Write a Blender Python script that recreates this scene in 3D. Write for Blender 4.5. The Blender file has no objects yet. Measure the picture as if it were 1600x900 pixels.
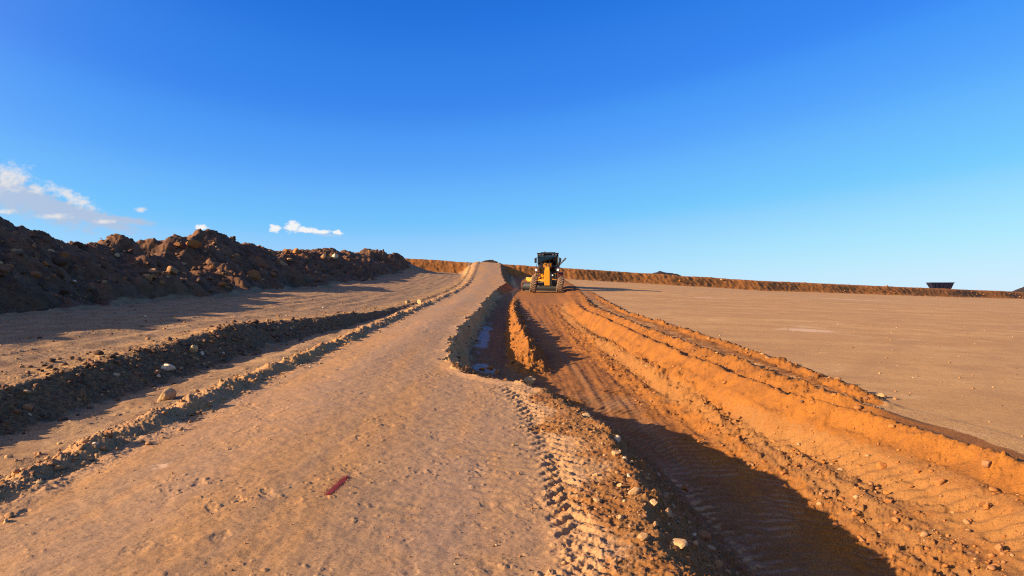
import bpy, bmesh, math, random
import numpy as np
from mathutils import Vector, Matrix

# ------------------------------------------------------------------ camera, sky, sun, exposure
scene = bpy.context.scene
C = scene.collection
EYE = 1.65
cam_d = bpy.data.cameras.new("camera")
cam_d.sensor_width = 36.0
cam_d.lens = 36.0 * 1110.0 / 1600.0
cam_d.clip_start = 0.05
cam_d.clip_end = 20000.0
cam = bpy.data.objects.new("camera", cam_d)
C.objects.link(cam)
cam.location = (0, 0, EYE)
cam.rotation_euler = (math.radians(90) + math.atan(12.0 / 1110.0), 0, 0)
scene.camera = cam

SUN_EL = math.radians(18.5)
SHADOW_AZ = math.radians(73.0)          # compass direction the shadows fall towards (from +Y, clockwise)
SUN_AZ = SHADOW_AZ + math.pi

scene.view_settings.view_transform = 'Standard'
scene.view_settings.look = 'None'
scene.view_settings.gamma = 1.0
scene.view_settings.exposure = 1.35
scene.view_settings.use_curve_mapping = False
scene.cycles.use_denoising = False
scene.cycles.pixel_filter_type = 'BLACKMAN_HARRIS'
scene.cycles.filter_width = 1.15
scene.cycles.use_adaptive_sampling = False
scene.cycles.sample_clamp_indirect = 3.0

world = bpy.data.worlds.new("World")
scene.world = world
world.use_nodes = True


class NT:
    """small helper for writing node trees"""
    def __init__(self, nt):
        self.nt = nt
        nt.nodes.clear()

    def n(self, typ, **kw):
        nd = self.nt.nodes.new(typ)
        for k, v in kw.items():
            setattr(nd, k, v)
        return nd

    def link(self, a, b):
        self.nt.links.new(a, b)

    def put(self, sock, v):
        if hasattr(v, 'is_linked') or isinstance(v, bpy.types.NodeSocket):
            self.link(v, sock)
        else:
            sock.default_value = v

    def m(self, op, a, b=None, c=None, clamp=False):
        nd = self.n('ShaderNodeMath', operation=op, use_clamp=clamp)
        self.put(nd.inputs[0], a)
        if b is not None:
            self.put(nd.inputs[1], b)
        if c is not None:
            self.put(nd.inputs[2], c)
        return nd.outputs[0]

    def ss(self, x, a, b):
        nd = self.n('ShaderNodeMapRange', interpolation_type='SMOOTHSTEP')
        self.put(nd.inputs[0], x)
        self.put(nd.inputs[1], a)
        self.put(nd.inputs[2], b)
        nd.inputs[3].default_value = 0.0
        nd.inputs[4].default_value = 1.0
        return nd.outputs[0]

    def mix(self, f, a, b, mode='MIX'):
        nd = self.n('ShaderNodeMix', data_type='RGBA', blend_type=mode)
        self.put(nd.inputs[0], f)
        for s, v in ((nd.inputs[6], a), (nd.inputs[7], b)):
            if isinstance(v, tuple) and len(v) == 3:
                v = v + (1.0,)
            self.put(s, v)
        return nd.outputs[2]

    def noise(self, vec, scale, detail=4.0, rough=0.55, dist=0.0, typ='FBM'):
        nd = self.n('ShaderNodeTexNoise')
        if vec is not None:
            self.link(vec, nd.inputs['Vector'])
        nd.inputs['Scale'].default_value = scale
        nd.inputs['Detail'].default_value = detail
        nd.inputs['Roughness'].default_value = rough
        nd.inputs['Distortion'].default_value = dist
        return nd.outputs[0]


def build_world():
    t = NT(world.node_tree)
    out = t.n('ShaderNodeOutputWorld')
    bg = t.n('ShaderNodeBackground')
    bg.inputs[1].default_value = 0.085
    t.link(bg.outputs[0], out.inputs[0])
    sky = t.n('ShaderNodeTexSky', sky_type='NISHITA', sun_disc=False)
    sky.sun_elevation = SUN_EL
    sky.sun_rotation = SUN_AZ % (2 * math.pi)
    sky.air_density = 1.0
    sky.dust_density = 0.25
    sky.ozone_density = 2.5
    sky.altitude = 900
    # the clear dry air of the photograph: a deeper blue overhead, pale cyan low down
    sc1 = t.n('ShaderNodeVectorMath', operation='SCALE')
    t.link(sky.outputs[0], sc1.inputs[0]); sc1.inputs['Scale'].default_value = .207 / 2.0
    cv = t.n('ShaderNodeRGBCurve')
    t.link(sc1.outputs[0], cv.inputs['Color'])
    for ci, pts in enumerate((
            ((0, 0), (.19, .018), (.2296, .033), (.262, .042), (.30, .064), (.371, .102), (.43, .138), (.57, .190), (.68, .285), (1.07, .46), (1.5, .60), (2, .70)),
            ((0, 0), (.35, .172), (.42, .225), (.466, .243), (.53, .315), (.63, .385), (.71, .46), (.94, .60), (1.385, .80), (1.66, .845), (2, .87)),
            ((0, 0), (.6, .69), (.705, .80), (.80, .87), (.90, .94), (1.0, .97), (1.3, .985), (2, 1.0)))):
        c = cv.mapping.curves[ci]
        for i, (px_, py_) in enumerate(pts):
            if i == 0: c.points[0].location = (0, 0)
            elif i == len(pts) - 1: c.points[-1].location = (px_ / 2, py_ / 1)
            else: c.points.new(px_ / 2, py_ / 1)
    cv.mapping.update()
    sc2 = t.n('ShaderNodeVectorMath', operation='SCALE')
    t.link(cv.outputs[0], sc2.inputs[0]); sc2.inputs['Scale'].default_value = 1.0 / .2167
    base = sc2.outputs[0]
    # clouds, laid out by compass direction and height above the horizon
    tc = t.n('ShaderNodeTexCoord')
    sep = t.n('ShaderNodeSeparateXYZ')
    t.link(tc.outputs['Generated'], sep.inputs[0])
    x, y, z = sep.outputs
    yy = t.m('MAXIMUM', y, 0.02)
    u = t.m('DIVIDE', x, yy)
    v = t.m('DIVIDE', z, yy)
    front = t.m('GREATER_THAN', y, 0.05)

    def blob(cx, cy, rx, ry, slope=0.0):
        du = t.m('SUBTRACT', u, cx)
        dv = t.m('SUBTRACT', t.m('SUBTRACT', v, cy), t.m('MULTIPLY', du, slope))
        a = t.m('POWER', t.m('ABSOLUTE', t.m('DIVIDE', du, rx)), 2.0)
        b = t.m('POWER', t.m('ABSOLUTE', t.m('DIVIDE', dv, ry)), 2.0)
        return t.m('SUBTRACT', 1.0, t.m('SQRT', t.m('ADD', a, b)))

    def px(a, b):
        return ((a - 800) / 1110.0, (462 - b) / 1110.0)

    comb = t.n('ShaderNodeCombineXYZ')
    t.link(u, comb.inputs[0])
    t.link(t.m('MULTIPLY', v, 1.5), comb.inputs[1])
    vec = comb.outputs[0]
    n1 = t.noise(vec, 34.0, 8.0, 0.62, 0.2)
    n2 = t.noise(vec, 110.0, 5.0, 0.6)
    nn = t.m('ADD', t.m('MULTIPLY', t.m('SUBTRACT', n1, 0.5), 2.6), t.m('MULTIPLY', t.m('SUBTRACT', n2, 0.5), 1.2))
    n3 = t.noise(vec, 150.0, 6.0, 0.62, .3)
    n4 = t.noise(vec, 70.0, 7.0, 0.65, .2)
    nf = t.m('MULTIPLY', t.m('SUBTRACT', n3, 0.5), 4.2)
    nm = t.m('MULTIPLY', t.m('SUBTRACT', n4, 0.5), 4.5)

    def union(lst):
        r = lst[0]
        for q in lst[1:]:
            r = t.m('MAXIMUM', r, q)
        return r
    P = px
    bodyA = union([blob(*P(10, 300), .055, .030, -.35), blob(*P(60, 318), .085, .022, -.40),
                   blob(*P(120, 332), .095, .013, -.30), blob(*P(190, 344), .050, .006, -.12),
                   blob(*P(-60, 300), .08, .04, -.1)])
    puffA = union([blob(*P(14, 276), .024, .017), blob(*P(58, 295), .012, .007), blob(*P(108, 306), .034, .008, -.45),
                   blob(*P(127, 316), .014, .007), blob(*P(84, 338), .020, .0038), blob(*P(163, 346), .014, .0028),
                   blob(*P(0, 330), .018, .0035), blob(*P(219, 327), .0065, .0035), blob(*P(-30, 285), .03, .02)])
    puffB = union([blob(*P(429, 357), .0095, .0068), blob(*P(457, 354), .012, .0095), blob(*P(478, 359), .020, .0048, -.1),
                   blob(*P(502, 362), .016, .0032), blob(*P(527, 363), .0085, .0042), blob(*P(314, 355), .011, .0045)])
    baseB = union([blob(*P(480, 361.5), .050, .0040, -.10), blob(*P(505, 366), .032, .0035, -.1)])
    dA = t.ss(t.m('ADD', bodyA, t.m('MULTIPLY', nm, 0.34)), -0.22, 0.50)
    dP = t.ss(t.m('ADD', puffA, t.m('ADD', t.m('MULTIPLY', nf, 0.30), t.m('MULTIPLY', nm, .60))), -0.55, 1.10)
    dB = t.ss(t.m('ADD', puffB, t.m('MULTIPLY', nf, 0.42)), -0.10, 0.55)
    dS = t.ss(t.m('ADD', baseB, t.m('MULTIPLY', nf, 0.30)), -0.1, 0.8)
    k = 1 / .2167

    def cc(r, g, b):
        return (r * k, g * k, b * k)
    col = t.mix(t.m('MULTIPLY', t.m('MULTIPLY', dA, 0.80), front), base, cc(.47, .54, .70))
    col = t.mix(t.m('MULTIPLY', t.m('MULTIPLY', dS, 0.6), front), col, cc(.48, .62, .85))
    col = t.mix(t.m('MULTIPLY', t.m('MULTIPLY', dP, 0.85), front), col, cc(.83, .80, .79))
    col = t.mix(t.m('MULTIPLY', t.m('MULTIPLY', dB, 0.95), front), col, cc(.93, .92, .91))
    # warm lobe added round the sun, out of view, to warm shaded ground
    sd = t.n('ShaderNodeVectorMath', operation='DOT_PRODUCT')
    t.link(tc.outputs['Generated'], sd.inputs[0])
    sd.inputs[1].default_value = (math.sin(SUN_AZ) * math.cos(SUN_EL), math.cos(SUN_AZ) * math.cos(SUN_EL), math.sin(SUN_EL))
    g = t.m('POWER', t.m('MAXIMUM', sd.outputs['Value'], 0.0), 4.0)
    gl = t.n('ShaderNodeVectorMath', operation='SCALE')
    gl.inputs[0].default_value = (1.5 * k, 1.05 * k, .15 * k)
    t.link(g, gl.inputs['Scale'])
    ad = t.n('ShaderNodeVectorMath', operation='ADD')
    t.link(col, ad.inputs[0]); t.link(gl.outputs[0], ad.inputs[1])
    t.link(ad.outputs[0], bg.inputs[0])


build_world()

sun_d = bpy.data.lights.new("sun", 'SUN')
sun_d.energy = 4.8
sun_d.angle = math.radians(0.6)
sun_d.color = (1.0, 0.735, 0.50)
sun = bpy.data.objects.new("sun", sun_d)
C.objects.link(sun)
to_sun = Vector((math.sin(SUN_AZ) * math.cos(SUN_EL), math.cos(SUN_AZ) * math.cos(SUN_EL), math.sin(SUN_EL)))
sun.rotation_euler = to_sun.to_track_quat('Z', 'Y').to_euler()
sun.location = (-30, -10, 30)

# ------------------------------------------------------------------ noise
#HF-BEGIN
import numpy as np


def _hash(ix, iy, seed):
    h = (ix.astype(np.int64) * 374761393 + iy.astype(np.int64) * 668265263 + seed * 2147483647 + 1013904223) & 0xFFFFFFFF
    h = ((h ^ (h >> 13)) * 1274126177) & 0xFFFFFFFF
    h = ((h ^ (h >> 16)) * 2246822519) & 0xFFFFFFFF
    return ((h ^ (h >> 15)) & 0xFFFFFF).astype(np.float32) / np.float32(16777216.0)


def pn(x, y, seed=0):
    xi = np.floor(x); yi = np.floor(y)
    fx = (x - xi).astype(np.float32); fy = (y - yi).astype(np.float32)
    xi = xi.astype(np.int64); yi = yi.astype(np.int64)
    u = fx * fx * fx * (fx * (fx * 6 - 15) + 10); v = fy * fy * fy * (fy * (fy * 6 - 15) + 10)

    def g(a, b):
        an = _hash(xi + a, yi + b, seed) * np.float32(6.2831853)
        return np.cos(an) * (fx - a) + np.sin(an) * (fy - b)
    a = g(0, 0); b = g(1, 0); c = g(0, 1); d = g(1, 1)
    return ((a + (b - a) * u) * (1 - v) + (c + (d - c) * u) * v) * np.float32(1.4)


def fbm(x, y, octv=4, seed=0, gain=0.5, lac=2.03):
    r = 0; a = 1.0
    for i in range(octv):
        r = r + a * pn(x, y, seed + i * 17)
        x = x * lac + 3.7; y = y * lac - 1.3; a *= gain
    return r


def ridged(x, y, octv=4, seed=0, gain=0.5):
    r = 0; a = 1.0
    for i in range(octv):
        r = r + a * (1 - 2 * np.abs(pn(x, y, seed + i * 17)))
        x = x * 2.1 + 5.1; y = y * 2.1 + 1.7; a *= gain
    return r


def clods(x, y, seed=0, dens=0.6, rmin=0.25):
    """rounded lumps: in every unit cell maybe one lump of random size; 0..1"""
    x0 = x; y0 = y
    wob = pn(x * 1.9, y * 1.9, seed + 3); wob2 = pn(x * 1.9 + 31.7, y * 1.9 - 12.1, seed + 4)
    x = x + .26 * wob; y = y + .26 * wob2
    xi = np.floor(x).astype(np.int64); yi = np.floor(y).astype(np.int64)
    best = np.zeros(x.shape, np.float32)
    for a in (-1, 0, 1):
        for b in (-1, 0, 1):
            cx = xi + a; cy = yi + b
            px = cx + _hash(cx, cy, seed); py = cy + _hash(cx, cy, seed + 7)
            s = _hash(cx, cy, seed + 13)
            r = rmin + (0.75 - rmin) * s * s
            on = s > (1 - dens) * 0.999
            on = _hash(cx, cy, seed + 29) < dens
            ang = _hash(cx, cy, seed + 31) * 3.14159
            dx = (x - px).astype(np.float32); dy = (y - py).astype(np.float32)
            ca = np.cos(ang); sa = np.sin(ang)
            ex = (dx * ca + dy * sa) / r; ey = (-dx * sa + dy * ca) / (r * 0.7)
            q = 1 - (ex * ex + ey * ey)
            h = np.where(on & (q > 0), np.maximum(q, 0) ** .62 * r, 0)
            best = np.maximum(best, h)
    return best * (1 + .55 * pn(x0 * 4.3, y0 * 4.3, seed + 5)).astype(np.float32)


def sst(x, a, b):
    t = np.clip((x - a) / (b - a), 0, 1)
    return t * t * (3 - 2 * t)


# ------------------------------------------------------------------ the lie of the land
# each rail runs roughly along the road: (Y keys, x values), (Y keys, height over the tilted plane)
RAILS = [
    ('track',   [(0, -9.2), (300, -9.2)],                              [(0, .12), (10, .14), (20, .15), (40, .08), (60, 0)]),
    ('banktop', [(0, -5.6), (7.6, -5.6), (10.8, -5.85), (16, -5.85), (18, -5.4), (20.5, -4.85), (23, -4.5), (32, -4.35), (60, -4.5), (97, -5.6), (300, -5.6)],
                [(0, .10), (10, .13), (14, .17), (20, .15), (24, .04), (30, -.04), (45, -.05), (60, -.02)]),
    ('bankfoot', [(0, -4.85), (7, -5.0), (10, -5.05), (13.5, -5.1), (16, -5.0), (20, -4.5), (23, -4.25), (32, -4.15), (60, -4.3), (97, -5.3), (300, -5.3)],
                [(0, -.19), (14, -.20), (18, -.17), (23, -.1), (30, -.06), (60, -.02)]),
    ('ridgefoot', [(0, -3.92), (30, -3.92), (60, -4.1), (97, -5.0), (300, -5.0)], [(0, -.10), (30, -.05), (60, 0)]),
    ('ridge',   [(0, -3.60), (60, -3.68), (97, -4.6), (300, -4.6)],    [(0, .045), (25, .055), (50, .05), (90, .04)]),
    ('roadleft', [(0, -3.40), (60, -3.45), (97, -4.35), (300, -4.35)], [(0, -.03), (30, -.02), (60, .0)]),
    ('roadmid', [(0, -1.9), (12, -2.3), (60, -2.5), (97, -3.0), (300, -3.0)],      [(0, .03), (60, .02)]),
    ('roadright', [(0, .25), (8, .1), (10, -.35), (11, -1.0), (12, -1.35), (17, -1.65), (55, -1.35), (62, -1.05), (75, -1.5), (97, -2.0), (300, -2.0)],
                [(0, .0), (60, .0)]),
    ('lip',     [(0, .90), (4, .88), (6, .95), (7.2, .90), (8.8, .52), (9.8, .25), (10.4, -.35), (11.0, -.85), (12.5, -1.18), (14.2, -1.30), (17, -1.42), (22, -1.40), (28, -1.33), (40, -1.38), (48, -1.3), (55, -1.0), (62, -.55), (75, -1.1), (97, -1.7), (300, -1.7)],
                [(0, .05), (8, .06), (12, .01), (60, 0)]),
    ('wallfoot', [(0, 1.86), (5.5, 1.84), (8.6, 1.72), (10, 1.5), (11.2, 1.0), (12.2, .2), (13, -.45), (14.5, -.92), (17, -1.05), (22, -1.10), (28, -1.08), (40, -1.0), (50, -.7), (62, .2), (75, -.2), (97, -.6), (300, -.6)],
                [(0, -.66), (10, -.64), (12.2, -.55), (14, -.50), (22, -.46), (28, -.42), (44, -.36), (55, -.38), (75, -.3), (90, -.1)]),
    ('floorleft', [(0, 2.3), (8.6, 2.1), (11, 1.6), (12.2, .9), (13.5, .1), (15, -.10), (22, -.22), (40, -.35), (55, .2), (62, .6), (97, 0), (300, 0)],
                [(0, -.70), (10, -.70), (13.5, -.66), (40, -.58), (50, -.45), (75, -.3), (90, -.1)]),
    ('floorright', [(0, 2.95), (8, 2.95), (12, 2.35), (20, 1.7), (40, 1.6), (60, 1.8), (97, 1.2), (300, 1.2)],
                [(0, -.62), (10, -.62), (20, -.58), (35, -.45), (50, -.32), (75, -.2), (90, 0)]),
    ('rough',   [(0, 3.22), (8, 3.18), (12, 2.65), (20, 2.25), (40, 2.1), (60, 2.2), (97, 2.0), (300, 2.0)],
                [(0, -.53), (10, -.52), (20, -.48), (35, -.40), (50, -.30), (75, -.2), (90, 0)]),
    ('lane',    [(0, 3.62), (8, 3.5), (12, 3.0), (20, 2.75), (30, 2.5), (40, 2.6), (60, 3.3), (97, 4), (300, 4)],
                [(0, -.42), (10, -.41), (20, -.36), (35, -.30), (50, -.26), (75, -.15), (90, 0)]),
    ('ridgelow', [(0, 4.28), (6.2, 4.22), (8, 4.0), (9.6, 3.45), (13.6, 3.16), (20, 2.96), (30, 2.72), (34, 2.85), (40, 3.2), (60, 4.2), (97, 5), (300, 5)],
                [(0, -.12), (10, -.12), (30, -.11), (40, -.12), (55, -.2), (75, -.1), (90, 0)]),
    ('mainridge', [(0, 4.55), (6.2, 4.50), (8, 4.28), (9.6, 3.70), (13.6, 3.40), (17.5, 3.22), (24.4, 3.08), (30, 2.9), (34, 3.1), (40, 3.6), (60, 4.7), (97, 5.6), (300, 5.6)],
                [(0, .09), (10, .09), (24, .09), (36, .02), (45, -.08), (60, -.05), (90, 0)]),
    ('gap',     [(0, 4.72), (6.2, 4.68), (8, 4.46), (9.6, 3.90), (13.6, 3.58), (17.5, 3.40), (24.4, 3.22), (30, 3.1), (36, 3.4), (45, 4.2), (60, 5.0), (97, 6.2), (300, 6.2)],
                [(0, .05), (8, .03), (9.6, .01), (24, .02), (36, .0), (45, -.05), (60, 0)]),
    ('crest',   [(0, 4.90), (6.2, 4.86), (8, 4.70), (9.2, 4.25), (13.6, 3.90), (17.5, 3.68), (24.4, 3.48), (30, 3.35), (36, 3.8), (45, 4.6), (60, 5.3), (97, 6.5), (300, 6.5)],
                [(0, .0), (8.0, .0), (9.2, .16), (24, .18), (36, .10), (50, .03), (60, 0)]),
    ('strip',   [(0, 5.1), (8, 5.0), (9.2, 4.55), (13.6, 4.22), (17.5, 3.98), (24.4, 3.8), (36, 4.1), (50, 5.0), (60, 5.6), (97, 6.8), (300, 6.8)],
                [(0, 0), (9, 0), (10, -.02), (30, -.02), (50, 0)]),
    ('stripend', [(0, 5.35), (8, 5.3), (9.6, 4.75), (12.3, 4.92), (16, 4.95), (20, 4.75), (28, 4.35), (36, 4.7), (50, 5.5), (60, 6.0), (97, 7.0), (300, 7.0)],
                [(0, 0), (9, 0), (10, .0), (30, -.0), (50, 0)]),
    ('clodline', [(0, 5.45), (8, 5.4), (9.6, 4.90), (12.3, 5.08), (16, 5.10), (20, 4.92), (28, 4.50), (36, 4.9), (50, 5.7), (60, 6.2), (97, 7.2), (300, 7.2)],
                [(0, 0), (9.3, 0), (9.7, .07), (28, .09), (45, .07), (55, 0)]),
    ('pad',     [(0, 5.6), (8, 5.55), (9.6, 5.15), (12.3, 5.3), (16, 5.32), (20, 5.12), (28, 4.70), (36, 5.1), (50, 5.9), (60, 6.4), (97, 7.4), (300, 7.4)],
                [(0, 0), (300, 0)]),
]
RNAMES = [r[0] for r in RAILS]
FOOT = ([-200, -60, -30, -14.3, -8, 8.6, 39.6, 70, 108, 160, 400], [84, 84, 86, 88, 90, 95, 110, 126, 150, 182, 330])
GCOR = ([-60, -30, -14.3, -8, 0, 8.6, 39.6, 70, 108, 160, 400], [1.4, 1.2, .97, .78, .60, .38, -.50, -.82, -1.15, -2.3, -5])
HEAP_Y = [-30, 0, 12, 18, 22.9, 25, 28, 30, 33, 36, 38, 40, 45, 50, 60, 70, 80, 86, 92]
HEAP_C = [[0, 18, 23.03, 23.62, 24.24, 25.14, 25.77, 26.32, 27.3, 28.35, 30.21, 32.05, 32.9, 33.81, 34.77, 35.78, 36.85, 37.99, 39.2, 40.5, 41.88, 43.87, 46.06, 47.86, 51.18, 55.84, 61.42, 72.26, 81.89, 87.74, 92.13, 95], [-0.0, -0.19, -0.34, -0.45, -0.63, -0.84, -0.79, -0.65, -0.48, -0.51, -1.03, -1.18, -0.96, -0.58, -0.41, -0.5, -0.64, -0.49, -0.23, -0.14, -0.4, -0.25, -1.2, -0.99, 0.02, -0.41, -0.35, -0.41, -0.43, -0.95, -1.3, -1.3]]
HEAP_H = [2.4, 2.6, 2.9, 3.0, 2.9, 2.65, 2.35, 2.35, 2.75, 2.65, 2.95, 3.15, 2.6, 2.35, 2.65, 2.45, 2.25, 1.7, 1.2]


def rail_x(i, Y):
    k = RAILS[i][1]
    return np.interp(Y, [a for a, b in k], [b for a, b in k])


def rail_h(i, Y):
    k = RAILS[i][2]
    return np.interp(Y, [a for a, b in k], [b for a, b in k])


def footline(x):
    return np.interp(x, *FOOT)


def land(x, Y, fine=True):
    """height and zone weights of the ground at (x, Y)"""
    x = np.asarray(x, np.float64); Y = np.asarray(Y, np.float64)
    foot = footline(x)
    Yc = np.minimum(Y, foot + 6)
    xc = np.clip(x, -42, 170)
    zb = -.035 * xc + .039 * Yc + sst(Yc, 42, 92) * np.interp(xc, *GCOR)
    zb = zb + 0.05 * pn(x * .11, Y * .09, 5) * sst(np.abs(x), 6, 12)
    # wandering edges
    near = np.clip(Y / 12, .35, 1.5)
    xw = x + (0.075 * fbm(x * .9, Y * .55, 3, 11) + .035 * pn(x * 3.1, Y * 2.6, 12)) * near
    xw = xw + (.16 * pn(x * 1.6, Y * 1.1, 14) + .10 * pn(x * 4, Y * 3, 15)) * np.exp(-((x + .9) / .9) ** 2) * sst(Y, 9.5, 11.5) * (1 - sst(Y, 40, 60))
    n = len(RAILS)
    xs = [rail_x(i, Y) for i in range(n)]
    hs = [rail_h(i, Y) for i in range(n)]
    h = np.where(xw <= xs[0], hs[0], hs[-1])
    seg = np.where(xw <= xs[0], -1.0, n - 1.0)
    for i in range(n - 1):
        w = np.maximum(xs[i + 1] - xs[i], 1e-3)
        t = (xw - xs[i]) / w
        m = (t > 0) & (t <= 1)
        ts = np.clip(t, 0, 1)
        te = ts * .45 + .55 * ts * ts * (3 - 2 * ts)
        h = np.where(m, hs[i] + (hs[i + 1] - hs[i]) * te, h)
        seg = np.where(m, i + ts, seg)
    R = {nm: i for i, nm in enumerate(RNAMES)}

    def zone(a, b, soft=.25):
        return sst(seg, R[a] - soft, R[a] + soft) * (1 - sst(seg, R[b] - soft, R[b] + soft))
    W = {}
    W['road'] = zone('roadleft', 'lip', .15)
    # distance left of the lip
    dl = xs[R['lip']] - xw
    W['shoulder'] = zone('roadright', 'lip', .3) * (1 - sst(Y, 9, 11))
    W['sh2'] = sst(dl + .35 * pn(x * 1.7, Y * 1.3, 77), .85, .05) * sst(dl, -.05, .05) * (1 - sst(Y, 8.5, 10.5))
    W['wall'] = zone('lip', 'wallfoot', .15)
    W['floor'] = zone('wallfoot', 'floorright', .3)
    W['roughband'] = zone('floorright', 'lane', .5)
    W['lane'] = zone('rough', 'ridgelow', .5)
    W['mainridge'] = zone('ridgelow', 'gap', .4)
    W['crest'] = zone('gap', 'strip', .4) * sst(Y, 8.3, 9.6)
    W['strip'] = zone('strip', 'clodline', .4) * sst(Y, 8.8, 9.6) * (1 - sst(Y, 52, 60))
    W['clodline'] = sst(seg, R['stripend'] - .35, R['stripend'] + .35) * (1 - sst(seg, R['pad'] - .5, R['pad'] - .02)) * sst(Y, 9.3, 9.8) * (1 - sst(Y, 48, 58))
    W['orange'] = np.clip(zone('floorleft', 'strip', .5) * (1 - 0.0 * Y), 0, 1)
    W['pad'] = sst(seg, R['clodline'] + .3, R['pad'])
    W['bank'] = zone('banktop', 'bankfoot', .3)
    W['striplow'] = zone('bankfoot', 'ridgefoot', .3)
    W['ridge'] = zone('ridgefoot', 'roadleft', .35) * (1 - .5 * sst(Y, 60, 80))
    W['track'] = 1 - sst(seg, R['banktop'] - .35, R['banktop'])

    # ramp of the road up to the crest
    ramp = np.interp(Y, [0, 52, 60, 68, 76, 84, 92, 97, 104, 140], [0, 0, .10, .22, .45, .85, 1.4, 1.62, 1.62, 1.0])
    onroad = sst(xw, xs[R['ridgefoot']] - ramp * 1.5 - .3, xs[R['ridgefoot']] + .3) * (1 - sst(xw, xs[R['lip']], xs[R['lip']] + ramp * 1.1 + .15))
    h = h - W['ridge'] * .055 * sst(pn(x * .5, Y * .8, 16) + .5 * pn(x * 2, Y * 2.4, 17), .1, .6)
    h = h + ramp * onroad
    W['ramp'] = onroad * sst(Y, 70, 88)

    # windrow left by the blade
    wx = np.interp(Y, [12.5, 13.8, 16.6, 24.7, 39, 50, 57], [.62, .58, .42, .18, 0.05, .25, .9])
    wd = np.abs(x - wx + .06 * pn(x * 0, Y * 1.3, 21))
    wend = sst(Y, 14.6, 18.2) * (1 - sst(Y, 36, 52)) * np.interp(Y, [14, 17, 22, 30, 40], [.8, 1.0, .95, .7, .5])
    wr = (np.interp(Y, [14, 17, 22, 30, 40], [.34, .36, .30, .20, .16]) + .10 * pn(Y * 1.9, Y * 0, 24) + .05 * pn(Y * .9, Y * 0, 22))
    wh = .46 * np.clip(1 - wd / (wr + .14), 0, 1) ** .8 * wend * (1 + .35 * pn(x * 1.4, Y * 2.1, 23))
    W['windrow'] = np.clip(wh / .06, 0, 1)
    h = h + wh
    # low clod ridge inside the lane
    mx = np.interp(Y, [8, 10, 15.9, 22, 30], [3.15, 3.0, 2.84, 2.45, 2.1])
    mh = .10 * np.exp(-((x - mx) / .17) ** 2) * sst(Y, 8.5, 11) * (1 - sst(Y, 20, 28))
    W['midridge'] = np.clip(mh / .05, 0, 1)
    h = h + mh
    # bulge in the left bank at 13-17 m
    h = h + .13 * np.exp(-((x + 5.6) / .5) ** 2 - ((Y - 14.8) / 1.3) ** 2)

    # the spoil heaps on the left
    xcrest = -16.6 + .9 * pn(Y * .13, Y * 0 + 3, 31)
    HH = np.interp(Y, HEAP_Y, HEAP_H)
    side = (x - xcrest)
    footw = np.where(side > 0, 4.9 + .9 * pn(Y * .22, Y * 0 + 9, 33) + .45 * pn(Y * .7, x * .2, 34), 6.5)
    a = np.clip(1 - np.abs(side) / footw, 0, 1)
    prof = a * (1.0 + .30 * a * (1 - a) * 2) * 1.0
    prof = np.where(a > 0, np.minimum(prof, 1 - .22 * (1 - a)), 0)
    endf = 1 - sst(Y, 82, 92)
    toe = sst(a, 0, .14)
    hp = HH * prof * endf
    lump = np.where(a > 0, fbm(x * .33, Y * .33, 3, 41) * .55 + (clods(x * .42, Y * .42, 42, .8) - .22) * .75, 0)
    hp = hp + lump * toe * endf * (0.30 + .7 * (1 - np.clip(a, 0, 1)) ** .5) * .75
    hp = hp + np.interp(Y, HEAP_C[0], HEAP_C[1]) * sst(a, 0, .75) * (a > 0)
    W['heap'] = toe * endf * (a > 0)
    # distinct bumps on the skyline
    for (bx, by, bh, br) in ((-15.9, 29.0, .55, 1.1), (-16.0, 37.4, .45, 1.5), (-14.6, 32.2, .35, 1.0), (-13.6, 80, 1.1, 2.6), (-12.2, 83, .7, 2.2)):
        hp = hp + bh * np.exp(-((x - bx) ** 2 + (Y - by) ** 2) / br ** 2)
    h = h + hp

    # the long bank of red earth across the far side
    s = Y - foot + 1.0 * pn(x * .09, Y * 0, 51)
    BH = 1.47 + .07 * pn(x * .25, x * 0 + 2, 52) + .04 * pn(x * .9, x * 0, 53)
    gull = .03 * (ridged(x * .55, Y * .08, 3, 54) * .5)
    bh = BH * sst(s + gull * 1.2, -.1, 3.1)
    W['berm'] = sst(s + gull, -.3, .3) * (Y < foot + 60)
    hb = bh + .06 * fbm(x * .8, Y * .8, 3, 55) * W['berm'] * (1 - sst(s, 2.5, 3.5))
    h = np.where(bh > 0, np.maximum(h, hb), h)
    W['ontop'] = sst(s, 2.8, 3.4)
    h = h - np.clip((s - 8) * .16, 0, 12)

    z = zb + h
    if not fine:
        return z, W, seg
    # ---------------- fine relief, by zone
    nz = 0
    d = np.maximum(Y, 2.0)
    Z = np.zeros_like(x)

    def add(mask, amp, fn):
        nonlocal z
        m = (mask > .01)
        if m.any():
            v = fn(x[m], Y[m])
            z[m] += amp * mask[m] * v
    smooth = np.clip(W['road'] + W['pad'] * (1 - W['berm']), 0, 1)
    add(smooth * (1 - .5 * W['pad']), .010, lambda a, b: fbm(a * .8, b * .8, 3, 61))
    add(smooth * (1 - .78 * W['pad']), .0042, lambda a, b: fbm(a * 7, b * 7, 3, 62))
    # dimples and little scars in the road surface
    add(smooth * (Y < 40) * (1 - .92 * W['pad']), -.012, lambda a, b: clods(a * 5.5, b * 3.4, 63, .22, .10) * sst(pn(a * 1.1, b * 1.1, 64), -.1, .4))
    add(W['road'] * (Y < 26), -.0125, lambda a, b: clods(a * 9 + b * 2.2, b * 5.2, 58, .30, .12) * sst(pn(a * 1.4, b * 1.1, 59), -.35, .5))
    add(smooth * (Y < 30) * (1 - .7 * W['pad']), .010, lambda a, b: clods(a * 24, b * 24, 65, .30, .12) * sst(pn(a * 1.3, b * 1.3, 66), -.25, .4))
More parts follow.
